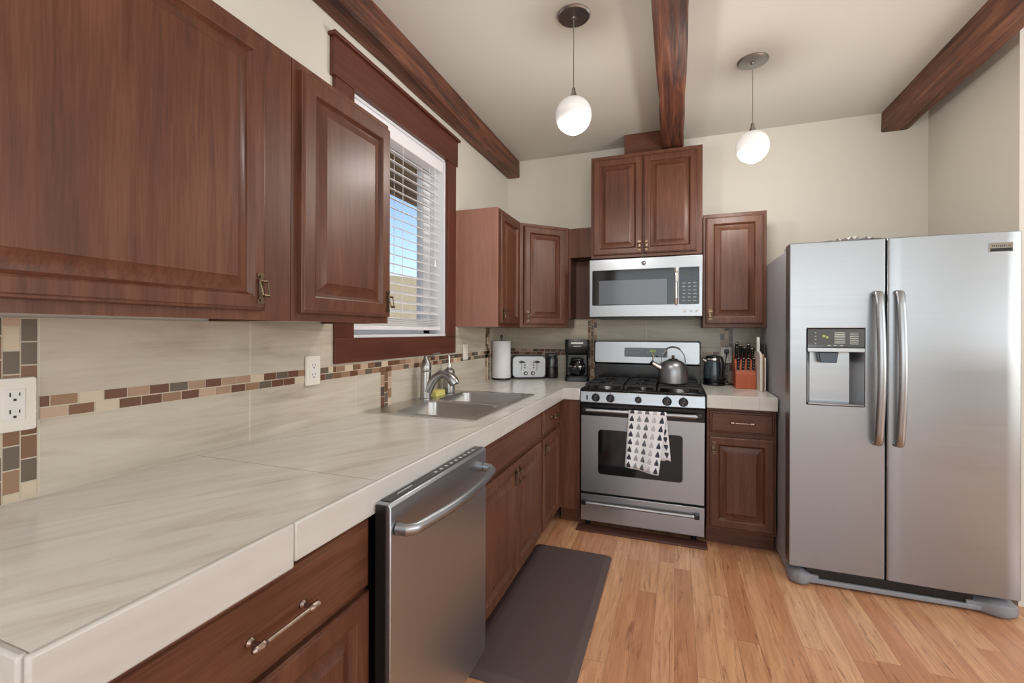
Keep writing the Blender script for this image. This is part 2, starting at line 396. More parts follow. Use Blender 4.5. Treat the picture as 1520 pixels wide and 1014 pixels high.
xw=XL+SP; yw=YB-SP; ux,uy,uz=(1,0,0),(0,1,0),(0,0,1)
mosaic('trim_4','brown glass mosaic band along the left backsplash',(xw,.588,1.090),uy,uz,ux,.93,.054,.052,.026)
mosaic('trim_5','brown glass mosaic band under the window',(xw,1.518,1.090),uy,uz,ux,2.13-.03,.054,.052,.026)
mosaic('trim_6','vertical brown mosaic strip at the near end of the backsplash',(xw,.500,.917),uy,uz,ux,.086,.404,.0285,.052,True)
mosaic('trim_7','short vertical mosaic strip left of the faucet',(xw,1.842,.917),uy,uz,ux,.09,.178,.03,.052,True)
mosaic('trim_8','vertical mosaic strip behind the paper towel',(xw,3.13,.917),uy,uz,ux,.085,.404,.028,.052,True)
mosaic('trim_9','mosaic band behind the toaster',(XL+SP,yw,1.097),ux,uz,(0,-1,0),.66,.052,.052,.026)
mosaic('trim_10','vertical mosaic strip left of the range',(-.665,yw,.917),ux,uz,(0,-1,0),.075,.472,.025,.052,True)
mosaic('trim_11','vertical mosaic strip around the right outlet',(.312,yw,.917),ux,uz,(0,-1,0),.085,.404,.028,.052,True)
mosaic('trim_12','mosaic band behind the electric kettle',(.19,yw,1.097),ux,uz,(0,-1,0),.12,.052,.052,.026)

# beams
def beam(x0,x1,y0,y1,z0,label):
    m=MB(); L=[]; n=26
    for i in range(n+1):
        y=y0+(y1-y0)*i/n; j=lambda k=.004: random.uniform(-k,k)
        L.append([(x0+j(),y,z0+.008+j()),(x0+.01+j(),y,z0+j(.003)),(x1-.01+j(),y,z0+j(.003)),(x1+j(),y,z0+.008+j()),(x1+j(.002),y,ZC),(x0+j(.002),y,ZC)])
    m.loops(L); o=m.build('ceiling_beam',BEAM,ang=30); o['kind']='thing'
    return tag(o,label,'beam')
beam(XL+.001,-1.256,-2.9,YB-.001,2.607,'rough dark wood ceiling beam along the left wall above the window')
beam(-.092,.05,-2.9,3.40,2.60,'rough dark wood ceiling beam ending over the microwave cabinet')
beam(1.283,1.425,-2.9,YB-.001,2.615,'rough reddish ceiling beam above the refrigerator')

# ------------------------------------------------------------------ cabinet parts
def rect(O,U,V,N,i,w,h,d,j=None):
    j=i if j is None else j
    return [O+U*i+V*j+N*d,O+U*(w-i)+V*j+N*d,O+U*(w-i)+V*(h-j)+N*d,O+U*i+V*(h-j)+N*d]
def panel_door(root,O,U,N,w,h,mat=WZ,fw=.055,t=.02,pmat=None):
    O=Vector(O);U=Vector(U).normalized();N=Vector(N).normalized();V=Vector((0,0,1))
    d=MB(); d.loops([rect(O,U,V,N,i,w,h,k) for i,k in ((0,0),(0,t-.007),(.002,t-.004),(.006,t-.003),(.009,t),(fw-.010,t),(fw-.006,t-.002),(fw-.001,t-.011),(fw+.004,t-.015))],cap1=True)
    door=d.build('door',mat,root,ang=25)
    p=MB(); p.loops([rect(O,U,V,N,fw+.002+i,w,h,k) for i,k in ((0,t-.0155),(0,t-.0145),(.006,t-.0135),(.034,t-.003),(.037,t-.0005),(.041,t-.0005))],cap0=False)
    p.build('raised_panel',pmat or mat,door,ang=25)
    return door
def drawer_front(root,O,U,N,w,h,mat,t=.02,name='drawer'):
    O=Vector(O);U=Vector(U).normalized();N=Vector(N).normalized();V=Vector((0,0,1))
    d=MB(); d.loops([rect(O,U,V,N,i,w,h,k) for i,k in ((0,0),(0,t-.010),(.003,t-.006),(.010,t-.005),(.014,t))])
    return d.build(name,mat,root,ang=25)
def bail_pull(parent,P,U,N,s=1.0):
    P=Vector(P);U=Vector(U).normalized();N=Vector(N).normalized();V=Vector((0,0,1))
    m=MB()
    m.prism([(a*s,b*s) for a,b in ((-.009,-.040),(.009,-.040),(.011,-.034),(.007,-.027),(.007,.027),(.011,.034),(.009,.040),(-.009,.040),(-.011,.034),(-.007,.027),(-.007,-.027),(-.011,-.034))],P,U,V,N,.003)
    for b in (-.031,.031): m.tube([P+V*b*s+N*.003,P+V*b*s+N*.006],.004*s,8)
    m.tube([P+V*.018*s-U*.013*s+N*.012,P+V*.018*s+U*.013*s+N*.012],.004*s,8)
    m.tube([P+V*.018*s+N*.002,P+V*.018*s+N*.013],.0045*s,8)
    o,n2=.013*s,.014
    m.tube([P+V*.018*s-U*o+N*n2,P-V*.018*s-U*o*.75+N*(n2+.008),P-V*.021*s+N*(n2+.009),P-V*.018*s+U*o*.75+N*(n2+.008),P+V*.018*s+U*o+N*n2],.0026*s,8)
    m.tube([P-V*.020*s-U*o*.7+N*(n2+.009),P-V*.020*s+U*o*.7+N*(n2+.009)],.0042*s,8)
    return m.build('handle',BRASS,parent)
def bar_pull(parent,P,U,N,L=.11,mat=None,r=.0045):
    P=Vector(P);U=Vector(U).normalized();N=Vector(N).normalized();h=L/2-.012
    m=MB()
    for k in (-1,1):
        m.tube([P+U*h*k,P+U*h*k+N*.003,P+U*h*k+N*.008,P+U*h*k+N*.028],[.009,.009,.005,.005],10)
        m.tube([P+U*(h-.012)*k+N*.028,P+U*(h-.008)*k+N*.028,P+U*(h)*k+N*.028,P+U*(h+.008)*k+N*.028,P+U*(h+.013)*k+N*.028,P+U*(h+.018)*k+N*.028],[r,.0075,.0085,.0068,.0078,.003],10)
    m.tube([P-U*h+N*.028,P+U*h+N*.028],r,10)
    return m.build('handle',mat or PEWTER,parent)
PX,PY,NY=(1,0,0),(0,1,0),(0,-1,0)
ZU0,ZU1=1.322,2.089

# upper cabinets on the left wall, nearest the camera
def upper_left(y0,y1,doors,label,frame_l=True):
    r=thing('upper_cabinet',label,'cabinet',(XL,(y0+y1)/2,ZU0))
    b=MB(); b.box(XL+.001,-1.052,y0,y1,ZU0+.012,ZU1); b.box(XL+.001,-1.052,y0,y0+.016,ZU0,ZU1); b.box(XL+.001,-1.052,y1-.016,y1,ZU0,ZU1)
    b.build('body',WZ,r,bevel=.001)
    B(-1.052,-1.050,y0,y1,ZU0,ZU1).build('face_frame',WZ,r,smooth=False)
    for (a,c,fw,hy) in doors:
        d=panel_door(r,(-1.050,a,1.347),PY,PX,c-a,.718,fw=fw)
        if hy: bail_pull(d,(-1.030,hy,1.405),PY,PX)
    return r
upper_left(.20,1.003,[(.30,.905,.045,.885)],'large dark cherry wall cabinet nearest the camera, its door with a flat wide panel')
upper_left(1.005,1.472,[(1.030,1.464,.058,1.444)],'dark cherry wall cabinet just left of the window')

# corner group of wall cabinets
r=thing('upper_cabinet','cherry wall cabinet right of the window showing a side panel coloured pale as lit','cabinet',(XL,2.88,ZU0))
B(XL+.001,-1.083,2.676,3.10,ZU0,ZU1).build('body',WZ,r,bevel=.001)
B(XL+.001,-1.068,2.657,2.675,ZU0,ZU1).build('side_panel',VENEERLIT,r,bevel=.001)['label']='veneer side panel in pale reddish brown, coloured as lit'
B(-1.083,-1.068,2.675,3.10,ZU0,ZU1).build('face_frame',WZ,r,smooth=False)
d=panel_door(r,(-1.068,2.690,1.345),PY,PX,.362,.722,fw=.055); bail_pull(d,(-1.048,2.715,1.40),PY,PX)
r=thing('upper_cabinet','diagonal cherry corner wall cabinet above the toaster','cabinet',(-1.2,3.45,ZU0))
m=MB(); m.prism([(XL+.001,3.102),(-1.068,3.102),(-.776,3.394),(-.776,YB-.001),(XL+.001,YB-.001)],(0,0,ZU0),PX,PY,(0,0,1),ZU1-ZU0)
m.build('body',WZ,r,bevel=.001)
q=.70710678; U=(q,q,0); N=(q,-q,0)
o=Vector((-1.068,3.102,1.345))+Vector(U)*.028
d=panel_door(r,o,U,N,.352,.722,fw=.055); bail_pull(d,o+Vector(U)*.028+Vector(N)*.02+Vector((0,0,.06)),U,N)
r=thing('corner_filler','dark cherry filler panel with open nook between corner cabinet and microwave','cabinet panel',(-.68,3.5,1.39))
B(-.775,-.589,3.405,YB-.001,1.860,ZU1-.004).build('bridge',WZ,r,bevel=.001)
B(-.775,-.589,3.600,YB-.001,1.392,1.859).build('back_panel',WZ,r,smooth=False)
B(-.775,-.757,3.40,3.60,1.392,1.859).build('side_panel',WZ,r,smooth=False)
# cabinet over the microwave
r=thing('upper_cabinet','tall two door cherry cabinet above the microwave reaching toward the ceiling','cabinet',(-.207,3.47,1.83))
B(-.587,.173,3.317,YB-.001,1.828,2.574).build('body',WZ,r,bevel=.0015)
d=panel_door(r,(-.568,3.317,1.85),PX,NY,.345,.695,fw=.05); bail_pull(d,(-.241,3.297,1.905),PX,NY,.85)
d=panel_door(r,(-.214,3.317,1.85),PX,NY,.352,.695,fw=.05); bail_pull(d,(-.192,3.297,1.905),PX,NY,.85)
o=B(-.357,-.09,3.40,YB-.001,2.575,ZC-.001).build('filler_block',WX,bevel=.002)
tag(o,'dark wood block filling the gap between ceiling and microwave cabinet, left of the beam end','wood block')
r=thing('upper_cabinet','single door cherry wall cabinet between the microwave and refrigerator','cabinet',(.37,3.47,ZU0))
B(.178,.561,3.317,YB-.001,ZU0,ZU1).build('body',WZ,r,bevel=.0015)
d=panel_door(r,(.195,3.317,1.347),PX,NY,.346,.718,fw=.055); bail_pull(d,(.222,3.297,1.41),PX,NY,.9)

# base cabinets
XF=-.735
ZB=.835
def base_left(y0,y1,label):
    r=thing('base_cabinet',label,'cabinet',(XF-.3,(y0+y1)/2,0))
    m=MB(); t=.016; m.box(XL+.001,XF-.02,y0,y0+t,.105,ZB).box(XL+.001,XF-.02,y1-t,y1,.105,ZB).box(XL+.001,XF-.02,y0+t,y1-t,.105,.121).box(XF-.019,XF,y0,y1,.105,ZB)
    m.build('body',WZ,r,smooth=False)
    B(XL+.001,XF-.06,y0,y1,0,.104).build('toe_kick',WY,r,smooth=False)
    return r
r=base_left(.305,.941,'cherry drawer base cabinet nearest the camera, left of the dishwasher')
d=drawer_front(r,(XF,.318,.655),PY,PX,.618,.168,WY); bar_pull(d,(XF+.02,.655,.735),PY,PX,.145)
d=panel_door(r,(XF,.318,.122),PY,PX,.618,.520,fw=.06); bail_pull(d,(XF+.02,.345,.58),PY,PX)
r=base_left(1.545,2.492,'cherry sink base cabinet with two doors right of the dishwasher')
drawer_front(r,(XF,1.60,.688),PY,PX,.872,.138,WY,name='false_front')
d=panel_door(r,(XF,1.60,.122),PY,PX,.444,.540,fw=.055); bail_pull(d,(XF+.02,2.020,.60),PY,PX)
d=panel_door(r,(XF,2.052,.122),PY,PX,.420,.540,fw=.055); bail_pull(d,(XF+.02,2.078,.60),PY,PX)
r=base_left(2.494,2.958,'narrow cherry base cabinet with one drawer in the corner')
d=drawer_front(r,(XF,2.515,.688),PY,PX,.385,.138,WY); bar_pull(d,(XF+.02,2.72,.765),PY,PX,.11,BRASS)
d=panel_door(r,(XF,2.515,.122),PY,PX,.385,.540,fw=.055); bail_pull(d,(XF+.02,2.545,.60),PY,PX)
r=thing('corner_filler','plain cherry panel in the base corner left of the range','cabinet panel',(-.66,2.97,0))
B(XF+.001,-.594,2.96,2.98,.105,ZB).build('panel',WZ,r,bevel=.001)
B(XF+.001,-.594,3.02,3.04,0,.104).build('toe_kick',WX,r,smooth=False)
r=thing('base_cabinet','cherry base cabinet between the range and the refrigerator','cabinet',(.37,3.2,0))
B(.182,.552,2.962,YB-.009,.105,ZB).build('body',WZ,r,bevel=.001)
B(.182,.552,3.02,YB-.009,0,.104).build('toe_kick',WX,r,smooth=False)
d=drawer_front(r,(.198,2.962,.690),PX,NY,.342,.130,WX); bar_pull(d,(.37,2.942,.757),PX,NY,.12)
d=panel_door(r,(.198,2.962,.122),PX,NY,.342,.545,fw=.055); bail_pull(d,(.222,2.942,.60),PX,NY)

# countertops
ct=thing('countertop','long beige tiled countertop running under the window round to the range','countertop',(-1.03,1.9,ZB))
SX0,SX1,SY0,SY1=-1.343,-.784,1.71,2.548
cx=.015; m=MB(); X1=-.712; Z0,Z1=.837,.915
m.box(XL+SP+.0005,X1,.302,SY0+cx,Z0,Z1).box(XL+SP+.0005,SX0+cx,SY0+cx,SY1-cx,Z0,Z1).box(SX1-cx,X1,SY0+cx,SY1-cx,Z0,Z1).box(XL+SP+.0005,X1,SY1-cx,2.962,Z0,Z1).box(XL+SP+.0005,-.592,2.962,YB-SP-.0005,Z0,Z1)
m.build('top_tiles',COUNTER,ct,smooth=False)
e=MB(); e.box(X1,-.700,.295,.681,.828,.916); e.box(XL+SP+.001,-.712,.290,.3015,.828,.916)
e.build('edge_tile',EDGE,ct,bevel=.004)
B(X1,-.700,.683,2.952,.838,.916).build('edge_tile',EDGE,ct,bevel=.004)
B(-.711,-.592,2.940,2.9615,.838,.916).build('edge_tile',EDGE,ct,bevel=.004)
ct=thing('countertop','short beige tiled countertop between the range and refrigerator','countertop',(.37,3.3,ZB))
B(.180,.5535,2.932,YB-SP-.0005,.838,.915).build('top_tiles',COUNTER,ct,smooth=False)
B(.180,.5535,2.920,2.9315,.838,.916).build('edge_tile',EDGE2,ct,bevel=.004)

# sink
sk=thing('kitchen_sink','stainless double bowl sink set in the countertop under the window','sink',(-1.06,2.13,.915))
def bowl_loops(x0,x1,y0,y1,zt,depth):
    cx_,cy_=(x0+x1)/2,(y0+y1)/2; L=[]
    for sh,z,rr in ((0,zt,.05),(.006,zt-.006,.05),(.012,zt-depth+.03,.05),(.030,zt-depth+.006,.05),(.06,zt-depth,.04)):
        L.append([(cx_+a,cy_+b,z) for a,b in rrect(x1-x0-2*sh,y1-y0-2*sh,rr)])
    return L
bx0,bx1=-1.225,-.822; by=((1.748,2.108),(2.150,2.510)); zt=.9215
dk=MB()
dk.box(SX0,bx0,SY0,SY1,.9155,zt).box(bx1,SX1,SY0,SY1,.9155,zt)
dk.box(bx0,bx1,SY0,by[0][0],.9155,zt).box(bx0,bx1,by[0][1],by[1][0],.9155,zt).box(bx0,bx1,by[1][1],SY1,.9155,zt)
# corner fillets of the bowl openings
for y0,y1 in by:
    for sx,sy,cx_,cy_ in ((1,1,bx1,y1),(-1,1,bx0,y1),(-1,-1,bx0,y0),(1,-1,bx1,y0)):
        R=.05; P=[(cx_,cy_)]
        ccx,ccy=cx_-sx*R,cy_-sy*R
        for i in range(7):
            a=PI/2*i/6; P.append((ccx+sx*R*math.cos(a),ccy+sy*R*math.sin(a)))
        dk.prism(P,(0,0,.9158),PX,PY,(0,0,1),zt-.9158-.0002)
dk.build('rim',SINKS,sk,smooth=False)
for y0,y1 in by:
    b=MB().loops(bowl_loops(bx0,bx1,y0,y1,zt-.0005,.19),cap0=False).build('bowl',SINKS,sk,ang=50)
    c=((bx0+bx1)/2,(y0+y1)/2); MB().lathe([(.0,.001),(.022,.001),(.042,.004),(.045,.0015),(.045,0)],(c[0],c[1],zt-.19),20).build('drain',CHROME,b)

# faucet
fx,fy,fz=-1.278,2.140,.9215
fa=thing('kitchen_faucet','brushed nickel single lever faucet at the back of the sink','faucet',(fx,fy,fz))
MB().lathe([(.034,0),(.034,.006),(.030,.010),(.029,.06),(.0285,.145),(.0285,.150),(.0275,.152)],(fx,fy,fz),24).build('body',NICKEL,fa)
MB().lathe([(.0285,.153),(.0295,.158),(.0295,.188),(.022,.205),(.013,.222),(.012,.232),(.006,.238)],(fx,fy,fz),24).build('cap',NICKEL,fa)
m=MB(); m.tube([(fx,fy,fz+.226),(fx+.02,fy+.006,fz+.232),(fx+.045,fy+.012,fz+.246),(fx+.075,fy+.02,fz+.252)],[.008,.009,.010,.007],10,(1,.55)); m.build('lever',NICKEL,fa)
sp=[(fx+.008,fy,fz+.045),(fx+.028,fy+.003,fz+.085),(fx+.055,fy+.006,fz+.118),(fx+.085,fy+.009,fz+.136),(fx+.112,fy+.012,fz+.138),(fx+.135,fy+.014,fz+.128),(fx+.155,fy+.016,fz+.108),(fx+.168,fy+.018,fz+.088)]
MB().tube(sp,[.028,.026,.023,.021,.021,.025,.029,.027],16).build('spout',NICKEL,fa)
MB().tube([sp[-1],(fx+.1695,fy+.0182,fz+.084)],[.024,.022],16).build('aerator',DGREY,fa)
MB().tube([(fx+.0262,fy-.005,fz+.172),(fx+.0295,fy-.006,fz+.172)],.0045,10).build('indicator',DGREY,fa)

# soap dispenser, sponge
sx_,sy_=-1.282,2.415
so=thing('soap_dispenser','silver pump soap dispenser behind the faucet on the sink','soap dispenser',(sx_,sy_,.9215))
MB().lathe([(.030,0),(.034,.004),(.0345,.125),(.030,.138),(.013,.148),(.013,.155)],(sx_,sy_,.9218),22).build('bottle',NICKEL,so)
m=MB(); m.lathe([(.014,.155),(.014,.172),(.005,.174),(.005,.215),(.009,.217),(.009,.228),(.004,.230)],(sx_,sy_,.9218),16); m.tube([(sx_,sy_,1.144),(sx_+.02,sy_-.012,1.146),(sx_+.04,sy_-.024,1.140)],[.006,.005,.004],8)
m.build('pump',CHROME,so)
o=MB().prism(rrect(.055,.10,.008),(-1.285,2.275,.9218),PX,PY,(0,0,1),.032).build('sponge',SPONGE,bevel=.005,seg=3)
tag(o,'yellow kitchen sponge on the sink ledge behind the faucet','sponge')

# ------------------------------------------------------------------ dishwasher
DX=-.655; y0,y1=.928,1.528
dw=thing('dishwasher','stainless dishwasher with curved bar handle under the left countertop','dishwasher',(-1.0,1.23,0))
B(-1.30,-.742,.944,1.515,.03,.825).build('tub_body',BLACK,dw,smooth=False)
B(-.80,-.76,.94,1.515,0,.029).build('toe_kick',BLACK,dw,smooth=False)
dr=MB().prism([(-.697,.115),(DX-.004,.115),(DX,.119),(DX,.858),(DX-.006,.866),(-.697,.866)],(0,y0+.004,0),PX,(0,0,1),PY,y1-y0-.008).build('door',STEELY,dw,bevel=.002)
B(-.696,DX-.012,y0,y0+.0035,.115,.862).build('door_edge',BLACK,dr,smooth=False)
cp=MB().box(-.695,DX-.012,y0+.02,y1-.012,.8662,.8675).build('control_panel',BGLASS,dr,smooth=False)
m=MB()
for k in range(9): m.box(-.684,-.674,1.19+.033*k,1.19+.033*k+.012,.8676,.868)
m.box(-.684,-.680,1.0,1.07,.8676,.868); m.build('legend',ICON,cp,smooth=False)
hp=[(DX+.002,y0+.028,.798),(DX+.028,y0+.03,.798),(DX+.045,y0+.05,.797)]
n=14
for i in range(n+1):
    t=i/n; hp.append((DX+.046+.022*math.sin(PI*t),y0+.06+(y1-y0-.12)*t,.797))
hp+= [(DX+.045,y1-.05,.797),(DX+.028,y1-.03,.798),(DX+.002,y1-.028,.798)]
MB().tube(hp,.0155,14,(.75,1)).build('handle',STEEL,dr)

# ------------------------------------------------------------------ range
RX0,RX1=-.587,.173; RW=RX1-RX0; RC=(RX0+RX1)/2; RF=2.945
rg=thing('gas_range','stainless gas range with black cooktop and backguard between base cabinets','range',(RC,3.25,0))
B(RX0+.003,RX1-.003,RF+.045,3.60,.03,.888).build('body',DGREY,rg,bevel=.002)
for x in (RX0+.04,RX1-.06):
    for y in (RF+.06,3.52): MB().lathe([(.016,0),(.016,.03)],(x,y,0),10).build('foot',BLACK,rg)
m=MB().prism([(RF+.005,.823),(RF-.004,.83),(RF+.006,.898),(RF+.014,.904),(RF+.045,.904),(RF+.045,.823)],(RX0,0,0),PY,(0,0,1),PX,RW)
pn=m.build('control_panel',STEEL,rg,bevel=.0015)
for x,rr in ((-.487,.024),(-.392,.024),(-.218,.019),(-.046,.025),(.049,.025)):
    k=MB().lathe([(rr*1.12,0),(rr*1.12,.003),(rr,.004),(rr*.96,.017),(rr*.86,.020),(.001,.020)],(x,RF-.0015,.861),22,'y').build('knob',BLACK,pn)
    MB().obox((x,RF-.024,.861),(.35,0,1),(1,0,-.35),(0,1,0),rr*1.75,.009,.008).build('grip',DGREY,k,bevel=.001)
m=MB(); m.box(-.548,-.539,RF-.006,RF+.004,.845,.875); m.build('switch',BLACK,pn,smooth=False)
m=MB()
for x in (-.218,-.046,.049,-.487,-.392): m.box(x-.004,x+.004,RF-.0005,RF+.006,.890,.8935)
m.build('legend',DGREY,pn,smooth=False)
# cooktop
ck=B(RX0-.002,RX1+.002,RF+.008,3.50,.9045,.916).build('cooktop',ENAMEL,rg,bevel=.004)
for x,y,rr in ((-.435,3.08,.048),(-.435,3.33,.040),(.02,3.08,.052),(.02,3.33,.040),(-.207,3.2,.045)):
    b=MB().lathe([(rr*1.25,0),(rr*1.25,.004),(rr,.006),(rr,.016),(rr*.92,.018)],(x,y,.9162),24,sy=1.5 if x==-.207 else 1).build('burner',NICKEL,ck)
    MB().lathe([(rr*.86,0),(rr*.86,.006),(rr*.7,.009),(.001,.009)],(x,y,.9344),24,sy=1.5 if x==-.207 else 1).build('burner_cap',IRON,b)
def grate(x0,x1,y0,y1):
    m=MB(); z=.950; t=.011
    for x in (x0,x1): m.box(x-t/2,x+t/2,y0,y1,z-.014,z)
    for y in (y0,(y0+y1)/2,y1): m.box(x0,x1,y-t/2,y+t/2,z-.014,z)
    for yc in ((y0*.75+y1*.25),(y0*.25+y1*.75)):
        xc=(x0+x1)/2
        m.box(x0,xc-.035,yc-t/2,yc+t/2,z-.012,z+.003); m.box(xc+.035,x1,yc-t/2,yc+t/2,z-.012,z+.003)
        q4=(y1-y0)/4
        m.box(xc-t/2,xc+t/2,yc-q4,yc-.035,z-.012,z+.003); m.box(xc-t/2,xc+t/2,yc+.035,yc+q4,z-.012,z+.003)
    for x in (x0,x1):
        for y in (y0,y1): m.box(x-.008,x+.008,y-.008,y+.008,.9163,z-.01)
    return m.build('grate',IRON,ck,bevel=.002)
grate(-.555,-.325,2.985,3.445); grate(-.095,.145,2.985,3.445)
grate(-.300,-.120,2.985,3.445)
# oven door
dr=MB().box(RX0+.002,RX1-.002,RF,RF+.043,.238,.818).build('oven_door',STEEL,rg,bevel=.004)
B(RX0+.0025,RX1-.0025,RF-.0015,RF+.001,.742,.8175).build('door_top_band',ENAMEL,dr,smooth=False)
wx0,wx1,wz0,wz1=-.470,.046,.365,.655
MB().prism(rrect(wx1-wx0,wz1-wz0,.022),((wx0+wx1)/2,RF-.003,(wz0+wz1)/2),PX,(0,0,1),(0,1,0),.004).build('window',BGLASS,dr)
hd=MB().tube([(RX0+.045,RF-.048,.784),(RX1-.045,RF-.048,.784)],.0125,14).build('handle',STEEL,dr)
for x in (RX0+.016,RX1-.056): B(x,x+.040,RF-.058,RF-.001,.770,.799).build('handle_bracket',BLACK,hd,bevel=.006)
dd=MB().box(RX0+.002,RX1-.002,RF,RF+.043,.048,.226).build('storage_drawer',STEEL,rg,bevel=.004)
hd=MB().tube([(RX0+.03,RF-.026,.175),(RX1-.06,RF-.026,.175)],.0095,12).build('handle',STEEL,dd)
for x in (RX0+.014,RX1-.062): B(x,x+.030,RF-.036,RF-.001,.162,.190).build('handle_cap',BLACK,hd,bevel=.004)
# backguard
BG=3.47
bg=MB().prism([(BG+.01,.9165),(BG+.01,1.05),(BG-.014,1.055),(BG-.004,1.222),(BG+.09,1.226),(BG+.10,.9165)],(RX0+.002,0,0),PY,(0,0,1),PX,RW-.004).build('backguard',ENAMEL,rg,bevel=.004)
tl=math.atan2(.010,.167); V_=(0,math.sin(tl),math.cos(tl)); N_=(0,-math.cos(tl),math.sin(tl))
fc=MB().prism(rrect(RW-.020,.155,.016),Vector((RC,BG-.0075,1.138)),PX,V_,N_,.004).build('steel_face',STEEL,bg)
ds=MB().prism(rrect(.305,.068,.004),Vector((-.205,BG-.0115,1.139)),PX,V_,N_,.001).build('display',BGLASS,fc)
m=MB()
for k in range(6):
    for j2 in range(3): m.obox(Vector((-.335+.028*k,BG-.0128,1.160-.02*j2)),PX,V_,N_,.016,.006,.0004)
for k in range(3):
    for j2 in range(3): m.obox(Vector((-.115+.022*k,BG-.0128,1.160-.02*j2)),PX,V_,N_,.012,.006,.0004)
m.build('legend',GREYP,ds,smooth=False)
MB().obox(Vector((-.155,BG-.0128,1.150)),PX,V_,N_,.045,.020,.0005).build('clock',LCDT,ds,smooth=False)
def emblem(parent,P,r,N):
    P=Vector(P); m=MB(); m.lathe([(r,0),(r,.0015),(r*.82,.0015),(r*.82,.0008),(.0001,.0008)],P,20,'y'); o=m.build('emblem',DGREY,parent)
    m=MB(); pts=[P+Vector((r*.5*math.sin(t*2.2)*(1-.2*t),-.0012,r*.55*math.cos(t*1.3+.4))) for t in [i*.35 for i in range(14)]]
    m.tube(pts,r*.10,6); m.build('monogram',CHROME,o); return o
emblem(fc,(RX0+.028,BG-.013,1.078),.009,None)
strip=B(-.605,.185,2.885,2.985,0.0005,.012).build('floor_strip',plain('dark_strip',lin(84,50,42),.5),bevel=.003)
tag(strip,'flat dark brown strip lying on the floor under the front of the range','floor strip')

# tea towel over the oven handle
def towel():
    m=MB(); NU,rows=15,[]
    yb,zb=RF-.048,.784; R=.0155
    prof=[]  # (y,z,dist)
    front=.335; back=.285
    for i in range(17): prof.append((yb-R-.002-.004*math.sin(i*.3),zb-front*(1-i/16),'f'))
    for i in range(1,8):
        a=PI*i/8; prof.append((yb-R*math.cos(a),zb+R*math.sin(a),'t'))
    for i in range(13): prof.append((min(yb+R+.001,RF-.006),zb-back*(i/12),'b'))
    vs=[]; dist=0; last=None; uvs=[]
    for (y,z,k) in prof:
        if last: dist+=math.hypot(y-last[0],z-last[1])
        last=(y,z)
        for j in range(NU+1):
            u=j/NU
            dn=max(0,(zb-z))/.33
            x0=-.272-.020*dn; x1=-.048-.045*dn if k!='b' else -.048+.030*dn
            if k=='b': x0=-.255+.03*dn
            wav=.007*dn*math.sin(u*9+1.0)*(1 if k!='b' else .25)
            dz=-.035*u*dn if k=='f' else 0
            yy=y-wav-(.004*dn if k!='b' else 0)
            vs.append((x0+(x1-x0)*u,min(yy,RF-.005),z+dz)); uvs.append((u*.235,dist))
    fs=[]
    for i in range(len(prof)-1):
        for j in range(NU): fs.append((i*(NU+1)+j,i*(NU+1)+j+1,(i+1)*(NU+1)+j+1,(i+1)*(NU+1)+j))
    me=bpy.data.meshes.new('tea_towel'); me.from_pydata(vs,[],fs); me.materials.append(TOWEL)
    uv=me.uv_layers.new(name='UVMap')
    for p in me.polygons:
        p.use_smooth=True
        for li in p.loop_indices: uv.data[li].uv=uvs[me.loops[li].vertex_index]
    o=bpy.data.objects.new('tea_towel',me); COL.objects.link(o)
    s=o.modifiers.new('thick','SOLIDIFY'); s.thickness=.002; s.offset=0
    return tag(o,'white tea towel with grey tree pattern hanging over the oven door handle','towel')
towel()

# stovetop kettle
kx,ky,kz=-.012,3.15,.9535
kt=thing('stovetop_kettle','brushed steel whistling kettle with arched handle on the right burner','kettle',(kx,ky,kz))
MB().lathe([(.086,0),(.092,.006),(.093,.05),(.092,.085),(.087,.110),(.073,.133),(.050,.148),(.028,.155)],(kx,ky,kz),32).build('body',steel('kettle_steel',(.30,.31,.33,1),'z',.32,.42),kt)
l=MB().lathe([(.030,.1555),(.028,.160),(.012,.164),(.004,.166)],(kx,ky,kz),24).build('lid',BLACK,kt)
MB().sphere((kx,ky,kz+.176),.011,14,10).build('lid_knob',BRASS,l)
sp=MB().tube([(kx-.075,ky-.025,kz+.10),(kx-.105,ky-.035,kz+.118),(kx-.130,ky-.044,kz+.134)],[.022,.017,.014],14).build('spout',CHROME,kt)
MB().tube([(kx-.131,ky-.0443,kz+.135),(kx-.137,ky-.046,kz+.140)],[.0165,.015],14).build('spout_cap',BLACK,sp)
MB().tube([(kx-.128,ky-.043,kz+.150),(kx-.122,ky-.041,kz+.172),(kx-.130,ky-.044,kz+.188)],[.005,.006,.007],8).build('spout_lever',CHROME,sp)
hp=[]
for i in range(17):
    a=PI*(i/16); hp.append((kx-.078*math.cos(a)*(1 if 1<i<15 else .97),ky,kz+.118+.118*math.sin(a)**.8))
MB().tube(hp,.0042,10,(1.6,.8)).build('handle',CHROME,kt)
MB().tube([(x,y,z+.004) for x,y,z in hp[5:12]],.0065,10,(1.5,.8)).build('handle_grip',DGREY,kt)

